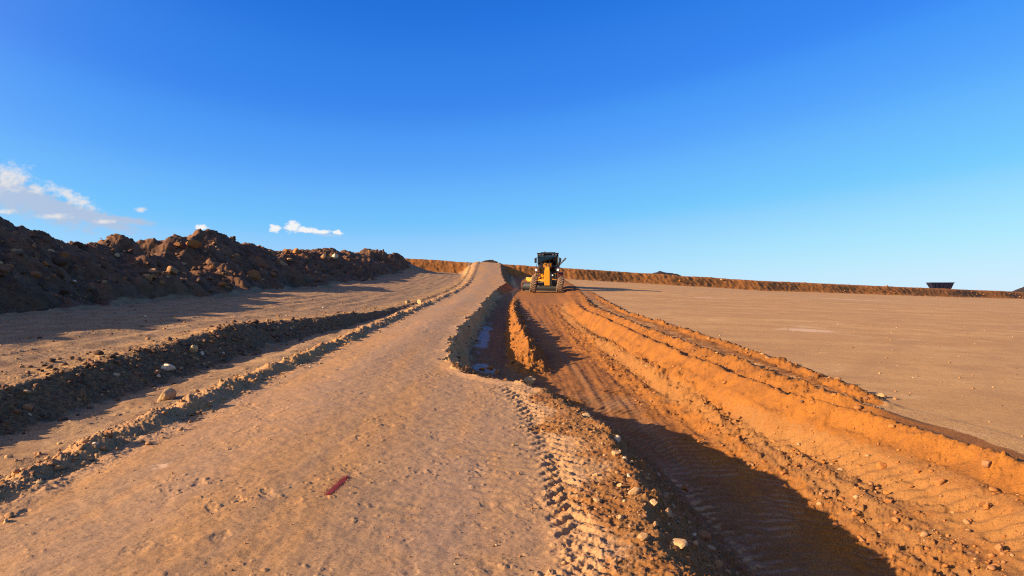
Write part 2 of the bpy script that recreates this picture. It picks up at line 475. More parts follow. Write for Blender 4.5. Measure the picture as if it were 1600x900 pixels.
    # cross ribs left by the roller / tyres, on the road
    rib = W['road'] * (Y < 30) * sst(xw, -1.3, -.8) * (1 - sst(xw, .2, .5))
    add(rib, .0032, lambda a, b: np.sin(b * 38 + 2.5 * pn(a * 2, b * 2, 67)) * sst(pn(a * .9, b * .6, 68), -.3, .3))
    # shoulder: tyre print with lugs, gravel
    tx = np.interp(Y, [3, 5, 7, 9, 10.5], [.42, .40, .33, .12, -.2])
    tl = (x - tx) / .17
    tp = (1 - sst(np.abs(tl), .45, 1.15)) * (1 - sst(Y, 9.2, 10.4)) * W['road']
    add(tp, .013, lambda a, b: (np.sin((b * 1.0 + np.abs(a - np.interp(b, [3, 5, 7, 9, 10.5], [.42, .40, .33, .12, -.2])) * 1.1) * 33 + .7 * pn(a * 4, b * 4, 69)) * 2.2).clip(-1, 1) * (.45 + .55 * sst(pn(a * 1.5, b * 1.0, 70), -.5, .4)) - .35)
    gr = np.clip(W['sh2'] * 1.0 + .6 * tp, 0, 1)
    add(gr, .017, lambda a, b: fbm(a * 6, b * 6, 3, 71))
    add(gr, .012, lambda a, b: clods(a * 13, b * 13, 72, .6))
    add(gr, .010, lambda a, b: clods(a * 34, b * 34, 73, .5))
    add(gr, .012, lambda a, b: fbm(a * 22, b * 22, 3, 76))
    g2 = np.clip(sst(dl, 1.5, .6) * sst(dl, 0, .1) * (Y < 11), 0, 1) * (1 - gr)
    add(g2, .016, lambda a, b: clods(a * 19, b * 19, 74, .4) * sst(pn(a * 2, b * 2, 75), -.3, .3))
    # ragged banks and ridges
    rg = np.clip(W['ridge'] * (.8 + .2 * sst(Y, 8, 16)) + W['bank'] + W['wall'] + W['clodline'] + .8 * W['crest'], 0, 1)
    add(rg, .055, lambda a, b: fbm(a * 2.6, b * 2.6, 4, 81))
    add(rg, .06, lambda a, b: clods(a * 5, b * 5, 82, .45) )
    add(rg, .034, lambda a, b: clods(a * 13, b * 13, 83, .65))
    add(rg * (Y < 22), .028, lambda a, b: clods(a * 33, b * 33, 84, .7))
    tr = np.clip(W['striplow'] + W['track'] * (1 - W['heap']), 0, 1) * (1 - W['berm'])
    add(tr, .028, lambda a, b: fbm(a * 1.3, b * 1.8, 4, 85))
    add(tr * (Y < 30), .022, lambda a, b: clods(a * 11, b * 11, 86, .30) * sst(pn(a * .7, b * .7, 87), -.3, .4))
    add(tr, .03, lambda a, b: pn(a * 2.2, b * .25, 88))
    # trench floor: curved lug prints
    fl = W['floor'] * (1 - W['windrow']) * (Y < 45)
    add(fl * (Y < 13.5), .040, lambda a, b: (np.abs(np.sin((b * 1.0 - .55 * np.sin((a - 1.6) * 2.2)) * 17 + .8 * pn(a * 1.6, b * 1.6, 91))) - .5) * sst(pn(a * .9, b * .7, 92) + .5 * pn(a * 3, b * 2.5, 89), -.45, .35))
    add(fl, .010, lambda a, b: fbm(a * 5, b * 2.2, 4, 93))
    add(fl, .024, lambda a, b: pn(a * 3.5, b * .22, 94) + .5 * pn(a * 9, b * .3, 90))
    # lane tread prints
    ln = W['lane'] * (Y < 40)
    add(ln, .009, lambda a, b: (np.abs(np.sin((b + .5 * a) * 15 + .5 * pn(a * 2, b * 2, 95))) - .5) * sst(pn(a * .9, b * .5, 96) + .5 * pn(a * 3, b * 2, 88), -.15, .45))
    add(np.clip(ln + W['roughband'] * (Y < 40), 0, 1), .022, lambda a, b: pn(a * 5.5, b * .22, 99) + .5 * pn(a * 12, b * .35, 100))
    add(ln, .012, lambda a, b: fbm(a * 4, b * 3, 4, 97))
    tc_ = xs[R['mainridge']] - .62 - .05 * pn(Y * .5, Y * 0, 48)
    ta = (1 - sst(np.abs(xw - tc_), .13, .22)) * sst(Y, 4.5, 5.5) * (1 - sst(Y, 34, 48))
    W['trkA'] = ta
    add(ta, 1.0, lambda a, b: -.022 + .020 * np.sin((b + .55 * a) * 31 + .6 * pn(a * 3, b * 3, 49)) * (.5 + .5 * sst(pn(a, b * .6, 50), -.4, .3)))
    st = W['strip'] * (Y < 40)
    add(st, .022, lambda a, b: (np.abs(np.sin((b - .4 * a) * 13)) - .5) + .8 * fbm(a * 3, b * 3, 3, 98))
    # loose soil
    ls = np.clip(W['roughband'] * (Y < 40) + W['midridge'] + W['windrow'] + .35 * W['mainridge'], 0, 1)
    add(ls, .028, lambda a, b: fbm(a * 4, b * 3.5, 4, 101))
    add(ls, .055, lambda a, b: clods(a * 11, b * 11, 102, .5))
    add(ls * (Y < 30), .022, lambda a, b: clods(a * 28, b * 28, 103, .55))
    add(W['windrow'], .05, lambda a, b: fbm(a * 5, b * 5, 4, 47, .6))
    add(np.clip(W['midridge'] + W['windrow'], 0, 1), .10, lambda a, b: clods(a * 5.5, b * 5.5, 104, .6))
    mr = W['mainridge'] * (Y < 60)
    add(mr, .035, lambda a, b: fbm(a * 1.6, b * 1.6, 4, 105))
    add(mr, .035, lambda a, b: clods(a * 9, b * 9, 44, .28))
    add(mr, .05, lambda a, b: clods(a * 3.2, b * 2.6, 45, .35) * sst(pn(a * .8, b * .8, 46), -.2, .4))
    add(mr, .014, lambda a, b: fbm(a * 12, b * 12, 3, 106))
    lr = np.clip(W['lane'] + W['mainridge'], 0, 1) * (Y < 9.5)
    add(lr, .05, lambda a, b: clods(a * 7, b * 7, 107, .22) * sst(pn(a * 1.2, b * 1.2, 108), -.2, .4))
    add(lr, .03, lambda a, b: clods(a * 21, b * 21, 109, .35) * sst(pn(a * 1.5, b * 1.5, 110), -.3, .4))
    # heaps: boulders and clods
    hpz = W['heap']
    add(hpz, .20, lambda a, b: clods(a * 1.1, b * 1.1, 111, .5) * sst(pn(a * .35, b * .35, 112), -.4, .3))
    add(hpz, .09, lambda a, b: clods(a * 2.6, b * 2.6, 113, .55))
    add(hpz, .065, lambda a, b: clods(a * 6.2, b * 6.2, 114, .6))
    add(hpz, .34, lambda a, b: fbm(a * .62, b * .45, 7, 115, .52))
    bm = W['berm'] * (1 - .88 * W['ontop'])
    add(bm, .07, lambda a, b: fbm(a * 1.5, b * 1.5, 4, 121, .6))
    add(bm, .05, lambda a, b: clods(a * 2.0, b * 2.0, 122, .5))
    add(bm, .045, lambda a, b: clods(a * 4.6, b * 4.6, 123, .55))
    return z, W, seg
#HF-END


# ------------------------------------------------------------------ helpers for things
def tagit(o, label=None, cat=None, group=None, kind=None):
    if label: o['label'] = label
    if cat: o['category'] = cat
    if group: o['group'] = group
    if kind: o['kind'] = kind
    return o


def mesh_np(name, verts, faces, mat, smooth=True, attrs=None):
    """verts (n,3); faces (m,k) int array"""
    me = bpy.data.meshes.new(name)
    n = len(verts); m, k = faces.shape
    me.vertices.add(n)
    me.vertices.foreach_set('co', np.ascontiguousarray(verts, np.float32).ravel())
    me.loops.add(m * k)
    me.loops.foreach_set('vertex_index', np.ascontiguousarray(faces, np.int32).ravel())
    me.polygons.add(m)
    me.polygons.foreach_set('loop_start', np.arange(0, m * k, k, dtype=np.int32))
    me.update(calc_edges=True)
    if smooth:
        me.polygons.foreach_set('use_smooth', np.ones(m, bool))
    for an, av in (attrs or {}).items():
        at = me.attributes.new(an, 'FLOAT', 'POINT')
        at.data.foreach_set('value', np.ascontiguousarray(av, np.float32).ravel())
    me.materials.append(mat)
    o = bpy.data.objects.new(name, me)
    C.objects.link(o)
    return o


# ------------------------------------------------------------------ earth material
def earth_material():
    mat = bpy.data.materials.new("earth")
    mat.use_nodes = True
    t = NT(mat.node_tree)
    out = t.n('ShaderNodeOutputMaterial')
    bs = t.n('ShaderNodeBsdfPrincipled')
    t.link(bs.outputs[0], out.inputs[0])
    geo = t.n('ShaderNodeNewGeometry')
    pos = geo.outputs['Position']

    def A(n):
        a = t.n('ShaderNodeAttribute', attribute_name=n)
        return a.outputs['Fac']
    big = t.noise(pos, .35, 5, .6)
    mid = t.noise(pos, 2.3, 6, .6)
    fin = t.noise(pos, 17, 7, .65)
    gra = t.noise(pos, 95, 5, .7)
    # stretched along the driving direction: old wheel tracks
    mp = t.n('ShaderNodeMapping')
    mp.inputs['Scale'].default_value = (2.2, .10, 1)
    t.link(pos, mp.inputs[0])
    streak = t.noise(mp.outputs[0], 1.0, 4, .55)
    mp2 = t.n('ShaderNodeMapping')
    mp2.inputs['Scale'].default_value = (.06, .45, 1)
    t.link(pos, mp2.inputs[0])
    sweep = t.noise(mp2.outputs[0], 1.0, 6, .6)

    # compacted road: pinkish tan with greyer, paler wheel tracks
    road = t.mix(t.ss(streak, .42, .58), (.415, .222, .080), (.335, .200, .094))
    road = t.mix(t.m('MULTIPLY', t.ss(mid, .48, .66), .35), road, (.33, .178, .074))
    road = t.mix(t.m('MULTIPLY', A('m_grey'), t.ss(mid, .25, .6)), road, (.335, .210, .118))
    road = t.mix(t.m('MULTIPLY', t.ss(big, .5, .7), .7), road, (.36, .215, .115))
    road = t.mix(t.m('MULTIPLY', t.ss(fin, .55, .68), .60), road, (.22, .115, .048))
    pad = t.mix(t.ss(sweep, .38, .62), (.40, .220, .074), (.475, .272, .094))
    pad = t.mix(t.m('MULTIPLY', t.ss(big, .52, .68), .6), pad, (.40, .218, .080))
    pad = t.mix(t.m('MULTIPLY', t.ss(fin, .52, .74), .25), pad, (.30, .165, .064))
    orange = t.mix(t.ss(mid, .40, .64), (.272, .102, .0145), (.205, .078, .0135))
    orange = t.mix(t.m('MULTIPLY', t.ss(fin, .52, .70), .6), orange, (.16, .060, .014))
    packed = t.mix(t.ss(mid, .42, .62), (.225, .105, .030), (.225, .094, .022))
    gravel = t.mix(t.ss(fin, .40, .64), (.12, .064, .024), (.22, .130, .052))
    heap = t.mix(t.ss(mid, .38, .64), (.088, .042, .019), (.17, .080, .036))
    heap = t.mix(t.m('MULTIPLY', t.ss(fin, .55, .7), .7), heap, (.22, .125, .060))
    heap = t.mix(t.m('MULTIPLY', t.ss(big, .50, .62), .55), heap, (.20, .085, .028))
    mph = t.n('ShaderNodeMapping')
    mph.inputs['Scale'].default_value = (.35, 1.5, .35)
    t.link(pos, mph.inputs[0])
    slide = t.noise(mph.outputs[0], 1.0, 7, .65)
    heap = t.mix(t.m('MULTIPLY', t.ss(slide, .52, .62), .7), heap, (.20, .105, .048))
    heap = t.mix(t.m('MULTIPLY', t.ss(slide, .44, .34), .6), heap, (.060, .032, .018))
    berm = t.mix(t.ss(mid, .36, .66), (.27, .095, .016), (.38, .150, .030))
    berm = t.mix(t.m('MULTIPLY', t.ss(fin, .5, .7), .5), berm, (.20, .068, .018))
    track = t.mix(t.ss(mid, .40, .64), (.30, .185, .085), (.23, .132, .058))
    track = t.mix(t.m('MULTIPLY', t.ss(fin, .56, .7), .5), track, (.16, .085, .042))

    mp3 = t.n('ShaderNodeMapping')
    mp3.inputs['Scale'].default_value = (.12, 1.3, 1)
    mp3.inputs['Rotation'].default_value = (0, 0, .12)
    t.link(pos, mp3.inputs[0])
    lines = t.noise(mp3.outputs[0], 1.0, 5, .65)
    pad = t.mix(t.m('MULTIPLY', t.ss(lines, .55, .70), .25), pad, (.33, .180, .070))
    pad = t.mix(t.m('MULTIPLY', t.ss(lines, .42, .30), .25), pad, (.54, .335, .145))
    scuff = t.noise(pos, 6.5, 6, .7)
    pat = t.noise(pos, .9, 7, .68)
    pad = t.mix(t.m('MULTIPLY', t.ss(pat, .50, .64), .70), pad, (.35, .190, .070))
    pad = t.mix(t.m('MULTIPLY', t.ss(pat, .45, .34), .65), pad, (.52, .315, .135))
    pad = t.mix(t.m('MULTIPLY', t.ss(scuff, .54, .66), .60), pad, (.30, .165, .064))
    pad = t.mix(t.m('MULTIPLY', A('m_ruts'), .55), pad, (.33, .18, .068))
    road = t.mix(t.m('MULTIPLY', t.ss(scuff, .56, .66), .30), road, (.45, .260, .115))
    road = t.mix(t.m('MULTIPLY', t.ss(scuff, .42, .34), .22), road, (.26, .150, .070))
    # ragged edges between soils
    jit = t.m('ADD', t.m('MULTIPLY', t.m('SUBTRACT', fin, .5), .9), t.m('MULTIPLY', t.m('SUBTRACT', mid, .5), .8))

    def mk(n, w=1.0):
        a = A(n)
        return t.ss(t.m('ADD', a, t.m('MULTIPLY', jit, w)), .35, .65)
    col = pad
    col = t.mix(mk('m_track'), col, track)
    col = t.mix(mk('m_road'), col, road)
    col = t.mix(mk('m_orange'), col, orange)
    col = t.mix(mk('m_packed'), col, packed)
    col = t.mix(mk('m_gravel'), col, gravel)
    col = t.mix(mk('m_berm'), col, berm)
    col = t.mix(mk('m_heap'), col, heap)
    col = t.mix(t.m('MULTIPLY', mk('m_pale', 1.6), .75), col, (.62, .42, .25))
    col = t.mix(t.m('MULTIPLY', A('m_rib'), t.ss(fin, .30, .52)), col, (.36, .225, .125))
    col = t.mix(t.m('MULTIPLY', A('m_trk'), .8), col, (.255, .118, .032))
    wet = A('m_wet')
    wetm = t.ss(t.m('ADD', wet, t.m('MULTIPLY', jit, .5)), .35, .75)
    col = t.mix(t.m('MULTIPLY', wetm, .85), col, (.30, .235, .175))
    # grain
    spk = t.noise(pos, 48, 3, .6)
    gv = t.m('MULTIPLY', t.m('MULTIPLY_ADD', gra, 1.5, .25), t.m('MULTIPLY_ADD', t.ss(spk, .56, .68), -.45, 1.0))
    gv2 = t.m('MULTIPLY_ADD', fin, .5, .75)
    mm = t.n('ShaderNodeVectorMath', operation='SCALE')
    t.link(col, mm.inputs[0]); t.link(t.m('MULTIPLY', gv, gv2), mm.inputs['Scale'])
    t.link(mm.outputs[0], bs.inputs['Base Color'])
    t.link(t.m('MULTIPLY_ADD', wetm, -.30, .94), bs.inputs['Roughness'])
    t.link(t.m('MULTIPLY_ADD', wetm, .20, .25), bs.inputs['Specular IOR Level'])
    # bump
    ht = t.m('ADD', t.m('MULTIPLY', fin, .018), t.m('MULTIPLY', gra, .0045))
    ht = t.m('MULTIPLY', ht, t.m('MULTIPLY_ADD', wetm, -.7, 1.0))
    ht = t.m('MULTIPLY', ht, t.m('MULTIPLY_ADD', A('m_smooth'), -.72, 1.0))
    bp = t.n('ShaderNodeBump')
    bp.inputs['Strength'].default_value = .75
    bp.inputs['Distance'].default_value = 1.0
    t.link(ht, bp.inputs['Height'])
    t.link(bp.outputs[0], bs.inputs['Normal'])
    return mat


EARTH = earth_material()


# ------------------------------------------------------------------ the ground
def build_ground():
    core = np.linspace(-.98, .98, 1560)
    outer = np.concatenate([np.linspace(.98, 1.6, 60)[1:], np.geomspace(1.6, 9, 50)[1:]])
    dx = np.concatenate([-outer[::-1], core, outer])
    ys = [2.4]
    while ys[-1] < 12: ys.append(ys[-1] * 1.0026)
    while ys[-1] < 88: ys.append(ys[-1] * 1.0036)
    while ys[-1] < 130: ys.append(ys[-1] + .22)
    while ys[-1] < 175: ys.append(ys[-1] + .5)
    while ys[-1] < 6000: ys.append(ys[-1] * 1.06)
    back = np.concatenate([-np.geomspace(.5, 40, 60)[::-1] + 2.0, np.arange(1.6, 2.4, .08)])
    Yr = np.concatenate([back, np.array(ys)])
    YY, DD = np.meshgrid(Yr, dx, indexing='ij')
    XX = DD * np.maximum(YY, 2.4)
    nr, nc = XX.shape
    Zs = np.empty_like(XX)
    Ws = {}
    step = 120
    segs = np.empty(XX.shape, np.float32)
    for r in range(0, nr, step):
        z, W, sg = land(XX[r:r + step].ravel(), YY[r:r + step].ravel())
        k = XX[r:r + step].shape
        Zs[r:r + step] = z.reshape(k)
        segs[r:r + step] = sg.reshape(k)
        for kk, vv in W.items():
            Ws.setdefault(kk, np.zeros(XX.shape, np.float32))[r:r + step] = np.asarray(vv, np.float32).reshape(k)
    W = Ws
    R = {nm: i for i, nm in enumerate(RNAMES)}
    cl = lambda v: np.clip(v, 0, 1)
    notb = 1 - W['berm']
    m = {}
    m['m_track'] = cl(W['track'] + W['striplow'] + W['bank'] + .6 * W['ridge'])
    m['m_road'] = cl(W['road'] + W['ramp'] + .55 * W['ridge'])
    lanemix = 1 - .42 * W['lane'] * (YY < 60) - .30 * W['roughband'] 
    m['m_smooth'] = cl((W['road'] - W['sh2'] + W['pad'] * notb) )
    m['m_orange'] = cl(np.maximum(W['orange'], np.maximum(W['windrow'], .75 * W['clodline'] + .55 * W['strip'])))
    nearf = sst(YY, 4, 14)
    greyrut = np.exp(-((XX - np.interp(YY, [4, 8, 11], [2.35, 2.2, 1.6])) / .55) ** 2) * (YY < 13)
    clearfl = W['floor'] * (1 - W['windrow'])  # trench floor clear of the windrow
    tyre = .75 * np.exp(-((XX - np.interp(YY, [10, 13, 20, 30], [1.9, 1.55, 1.25, 1.2])) / .16) ** 2) * sst(YY, 9, 12) * (1 - sst(YY, 25, 45))
    laneg = np.exp(-((XX - (4.1 - .06 * (YY - 5))) / .2) ** 2) * (1 - sst(YY, 6.5, 8.5))
    m['m_packed'] = cl((1 - lanemix) * (1.5 - .9 * sst(YY, 9, 15)) * (W['orange'] > .3) * (1 - W['windrow']) * (1 - .8 * W['midridge']) * (1 - W['mainridge']) + .95 * greyrut + .85 * tyre + .45 * laneg + .25 * W['strip'] + .9 * W['wall'] * (YY < 12) + .75 * clearfl * (YY > 12) * (XX < np.interp(YY, [12, 60], [.5, -.1])))
    tread = np.abs(np.sin((YY - .55 * np.sin((XX - 1.6) * 2.2)) * 17 + .8 * pn(XX * 1.6, YY * 1.6, 91)))
    m['m_packed'] = cl(m['m_packed'] + (.5 - tread) * .55 * W['floor'] * (YY < 13.5) * sst(fbm(XX * .9, YY * .7, 3, 92), -.4, .3) + .75 * W['sh2'])
    m['m_gravel'] = cl(W['bank'] * 1.0 + .15 * W['wall'] * (YY > 11) * (YY < 50) + .18 * W['ridge'])
    m['m_berm'] = cl(W['berm'] * (1 - W['ramp']) * (1 - .9 * W['heap']) + W['wall'] * (YY > 50))
    m['m_grey'] = cl(.85 * np.exp(-((XX + .45 - .15 * pn(YY * .2, YY * 0, 7)) / .42) ** 2) + .8 * np.exp(-((XX + 2.35) / .40) ** 2)) * W['road'] * cl(.7 + .6 * pn(XX * .8, YY * .25, 8))
    ribm = W['floor'] * (1 - W['windrow']) * (1 - sst(YY, 12, 15)) * sst(fbm(XX * 1.6, YY * 1.1, 3, 92), -.35, .55)
    m['m_rib'] = cl(ribm * sst(.62 - tread, 0, .38)) * .62
    m['m_heap'] = cl(W['heap'] * 2.2)
    pale = .0 * XX
    for (bx, by, rx, ry, s) in ((9.4, 22.6, 1.0, .8, 1.0), (30, 62, 5, 1.6, .85), (40, 80, 7, 1.4, .7), (66, 98, 8, 2, .5), (7.5, 8.5, .5, .35, .4), (14, 50, 3, 1, .6), (10, 24, 1.0, .5, .5), (-2.75, 5.6, .1, .12, .65), (-1.55, 27, .3, .5, .4), (20, 88, 8, 1.5, .45)):
        pale = np.maximum(pale, s * np.exp(-((XX - bx) / rx) ** 2 - ((YY - by) / ry) ** 2))
    ruts = 0 * XX
    for (ax, ay, rad, wd) in ((60, -20, 62, 1), (-40, 30, 74, 1), (40, 160, 118, 1), (95, 40, 82, 1), (18, -60, 92, 1)):
        rr_ = np.sqrt((XX - ax) ** 2 + (YY - ay) ** 2)
        for off in (-1.0, 1.0):
            ruts = np.maximum(ruts, np.exp(-((rr_ - rad - off) / .22) ** 2) * (.45 + .9 * pn(XX * .35, YY * .35, int(rad))))
    m['m_ruts'] = cl(ruts) * W['pad']
    m['m_trk'] = cl(W['trkA'] * .8)
    m['m_pale'] = pale
    wet = .0 * XX
    for (bx, by, rx, ry) in ((-.86, 22.5, .26, 6.2), (-.55, 15.5, .50, 1.15)):
        wet = np.maximum(wet, 1 - np.sqrt(((XX - bx) / rx) ** 2 + ((YY - by) / ry) ** 2))
    m['m_wet'] = cl(wet * 1.3 + .42 * fbm(XX * 2.2, YY * .9, 4, 401) * (wet > 0)) * (1 - W['windrow'])
    # smooth clay where it is wet
    P = np.stack([XX, YY, Zs], -1).reshape(-1, 3)
    idx = np.arange(nr * nc).reshape(nr, nc)
    F = np.stack([idx[:-1, :-1], idx[:-1, 1:], idx[1:, 1:], idx[1:, :-1]], -1).reshape(-1, 4)
    fc = lambda a: a[:-1, :-1].ravel()
    is_heap = fc(W['heap']) > .3
    is_berm = (fc(W['berm']) > .5) & ~is_heap & (fc(W['ramp']) < .5)
    sg = fc(segs)
    is_road = (sg > R['roadleft']) & (sg <= R['lip']) & ~is_berm & ~is_heap & (fc(YY) < 110)
    is_tr = (sg > R['lip']) & (sg <= R['gap']) & ~is_berm & ~is_heap & ~is_road & (fc(YY) < 110)
    is_pad = (sg > R['gap']) & ~is_berm & ~is_heap & ~is_tr & ~is_road
    rest = ~(is_heap | is_berm | is_road | is_tr | is_pad)
    # road stays road over the crest
    for nm, sel in (('dirt_road', is_road), ('ground', rest), ('graded_ground', is_tr), ('terrain', is_pad), ('hill', is_heap), ('embankment', is_berm)):
        f = F[sel]
        used, inv = np.unique(f.ravel(), return_inverse=True)
        o = mesh_np(nm, P[used], inv.reshape(-1, 4), EARTH, True, {k: v.ravel()[used] for k, v in m.items()})
        tagit(o, kind='structure')
build_ground()


def zat(x, y):
    z, _, _ = land(np.array([float(x)]), np.array([float(y)]))
    return float(z[0])


# ------------------------------------------------------------------ materials for things
def simple_mat(name, col, rough=.6, metal=0.0, dust=0.35, dustcol=(.30, .16, .075), emit=None, spec=.4, scale=3.0):
    mat = bpy.data.materials.new(name)
    mat.use_nodes = True
    t = NT(mat.node_tree)
    out = t.n('ShaderNodeOutputMaterial')
    bs = t.n('ShaderNodeBsdfPrincipled')
    t.link(bs.outputs[0], out.inputs[0])
    tc = t.n('ShaderNodeTexCoord')
    a = t.noise(tc.outputs['Object'], scale, 6, .65)
    b = t.noise(tc.outputs['Object'], scale * 7, 4, .6)
    f = t.ss(t.m('ADD', t.m('MULTIPLY', a, .7), t.m('MULTIPLY', b, .3)), .62 - dust * .45, .80 - dust * .3)
    c = t.mix(t.m('MULTIPLY', f, min(1.0, dust * 1.6)), col, dustcol)
    t.link(c, bs.inputs['Base Color'])
    bs.inputs['Roughness'].default_value = rough
    bs.inputs['Metallic'].default_value = metal
    bs.inputs['Specular IOR Level'].default_value = spec
    if emit:
        bs.inputs['Emission Color'].default_value = emit[0] + (1,)
        bs.inputs['Emission Strength'].default_value = emit[1]
    return mat


YEL = simple_mat('yellow_paint', (.68, .29, .010), .42, 0, .28)
STEEL = simple_mat('dark_steel', (.028, .027, .027), .5, .3, .18)
BLACKP = simple_mat('black_paint', (.010, .010, .011), .6, 0, .08)
GREYM = simple_mat('worn_steel', (.22, .21, .20), .38, .8, .2)
RUBBER = simple_mat('dusty_rubber', (.045, .036, .028), .9, 0, .75, (.25, .155, .085), scale=5)
NAVY = simple_mat('navy_paint', (.010, .012, .030), .75, 0, .05, spec=.2)
REDL = simple_mat('red_paint', (.10, .016, .010), .45, 0, .2)
LAMP = simple_mat('lamp_lens', (.9, .85, .75), .2, 0, 0, emit=((1.0, .90, .72), .55))
SEATM = simple_mat('seat_cloth', (.03, .03, .034), .8, 0, .1)


def glass_mat():
    mat = bpy.data.materials.new('cab_glass')
    mat.use_nodes = True
    t = NT(mat.node_tree)
    out = t.n('ShaderNodeOutputMaterial')
    tr = t.n('ShaderNodeBsdfTransparent')
    tr.inputs[0].default_value = (.30, .33, .34, 1)
    gl = t.n('ShaderNodeBsdfGlossy')
    gl.inputs['Color'].default_value = (.8, .85, .9, 1)
    gl.inputs['Roughness'].default_value = .08
    mx = t.n('ShaderNodeMixShader')
    fr = t.n('ShaderNodeFresnel'); fr.inputs[0].default_value = 1.5
    t.link(fr.outputs[0], mx.inputs[0])
    t.link(tr.outputs[0], mx.inputs[1]); t.link(gl.outputs[0], mx.inputs[2])
    t.link(mx.outputs[0], out.inputs[0])
    return mat


GLASS = glass_mat()


# ------------------------------------------------------------------ shape helpers
def bx(bm, c, s, rot=None, bev=.012):
    r = bmesh.ops.create_cube(bm, size=1.0)
    vs = r['verts']
    M = Matrix.Translation(c) @ (rot if rot is not None else Matrix.Identity(4)) @ Matrix.Diagonal((s[0], s[1], s[2], 1))
    bmesh.ops.transform(bm, matrix=M, verts=vs)
    if bev:
        es = list({e for v in vs for e in v.link_edges})
        bmesh.ops.bevel(bm, geom=es, offset=min(bev, min(s) * .3), segments=2, affect='EDGES', profile=.6)


def cyl(bm, p0, p1, r0, r1=None, seg=16):
    p0 = Vector(p0); p1 = Vector(p1)
    d = p1 - p0
    r1 = r0 if r1 is None else r1
    res = bmesh.ops.create_cone(bm, cap_ends=True, segments=seg, radius1=r0, radius2=r1, depth=d.length)
    q = d.to_track_quat('Z', 'Y').to_matrix().to_4x4()
    bmesh.ops.transform(bm, matrix=Matrix.Translation((p0 + p1) / 2) @ q, verts=res['verts'])


def tube(bm, pts, r, seg=10):
    for a, b in zip(pts[:-1], pts[1:]):
        cyl(bm, a, b, r, r, seg)


def lathe_x(bm, prof, seg=40, cx=0, cy=0, cz=0):
    """profile list of (x, radius), spun round the x axis"""
    rings = []
    for (x, r) in prof:
        rings.append([bm.verts.new((cx + x, cy + r * math.cos(2 * math.pi * i / seg), cz + r * math.sin(2 * math.pi * i / seg))) for i in range(seg)])
    for a, b in zip(rings[:-1], rings[1:]):
        for i in range(seg):
            j = (i + 1) % seg
            bm.faces.new((a[i], a[j], b[j], b[i]))
    for ring, fl in ((rings[0], False), (rings[-1], True)):
        bm.faces.new(ring if fl else ring[::-1])


def prism(bm, poly, x0, x1):
    """poly in (y, z), extruded along x"""
    a = [bm.verts.new((x0, y, z)) for y, z in poly]
    b = [bm.verts.new((x1, y, z)) for y, z in poly]
    n = len(poly)
    for i in range(n):
        j = (i + 1) % n
        bm.faces.new((a[i], a[j], b[j], b[i]))
    bm.faces.new(a[::-1]); bm.faces.new(b)


def obj(name, fn, mat, parent=None, smooth=False):
    bm = bmesh.new()
    fn(bm)
    bmesh.ops.recalc_face_normals(bm, faces=bm.faces)
    me = bpy.data.meshes.new(name)
    bm.to_mesh(me); bm.free()
    me.materials.append(mat)
    if smooth:
        for p in me.polygons: p.use_smooth = True
    o = bpy.data.objects.new(name, me)
    C.objects.link(o)
    if parent is not None:
        o.parent = parent
    return o


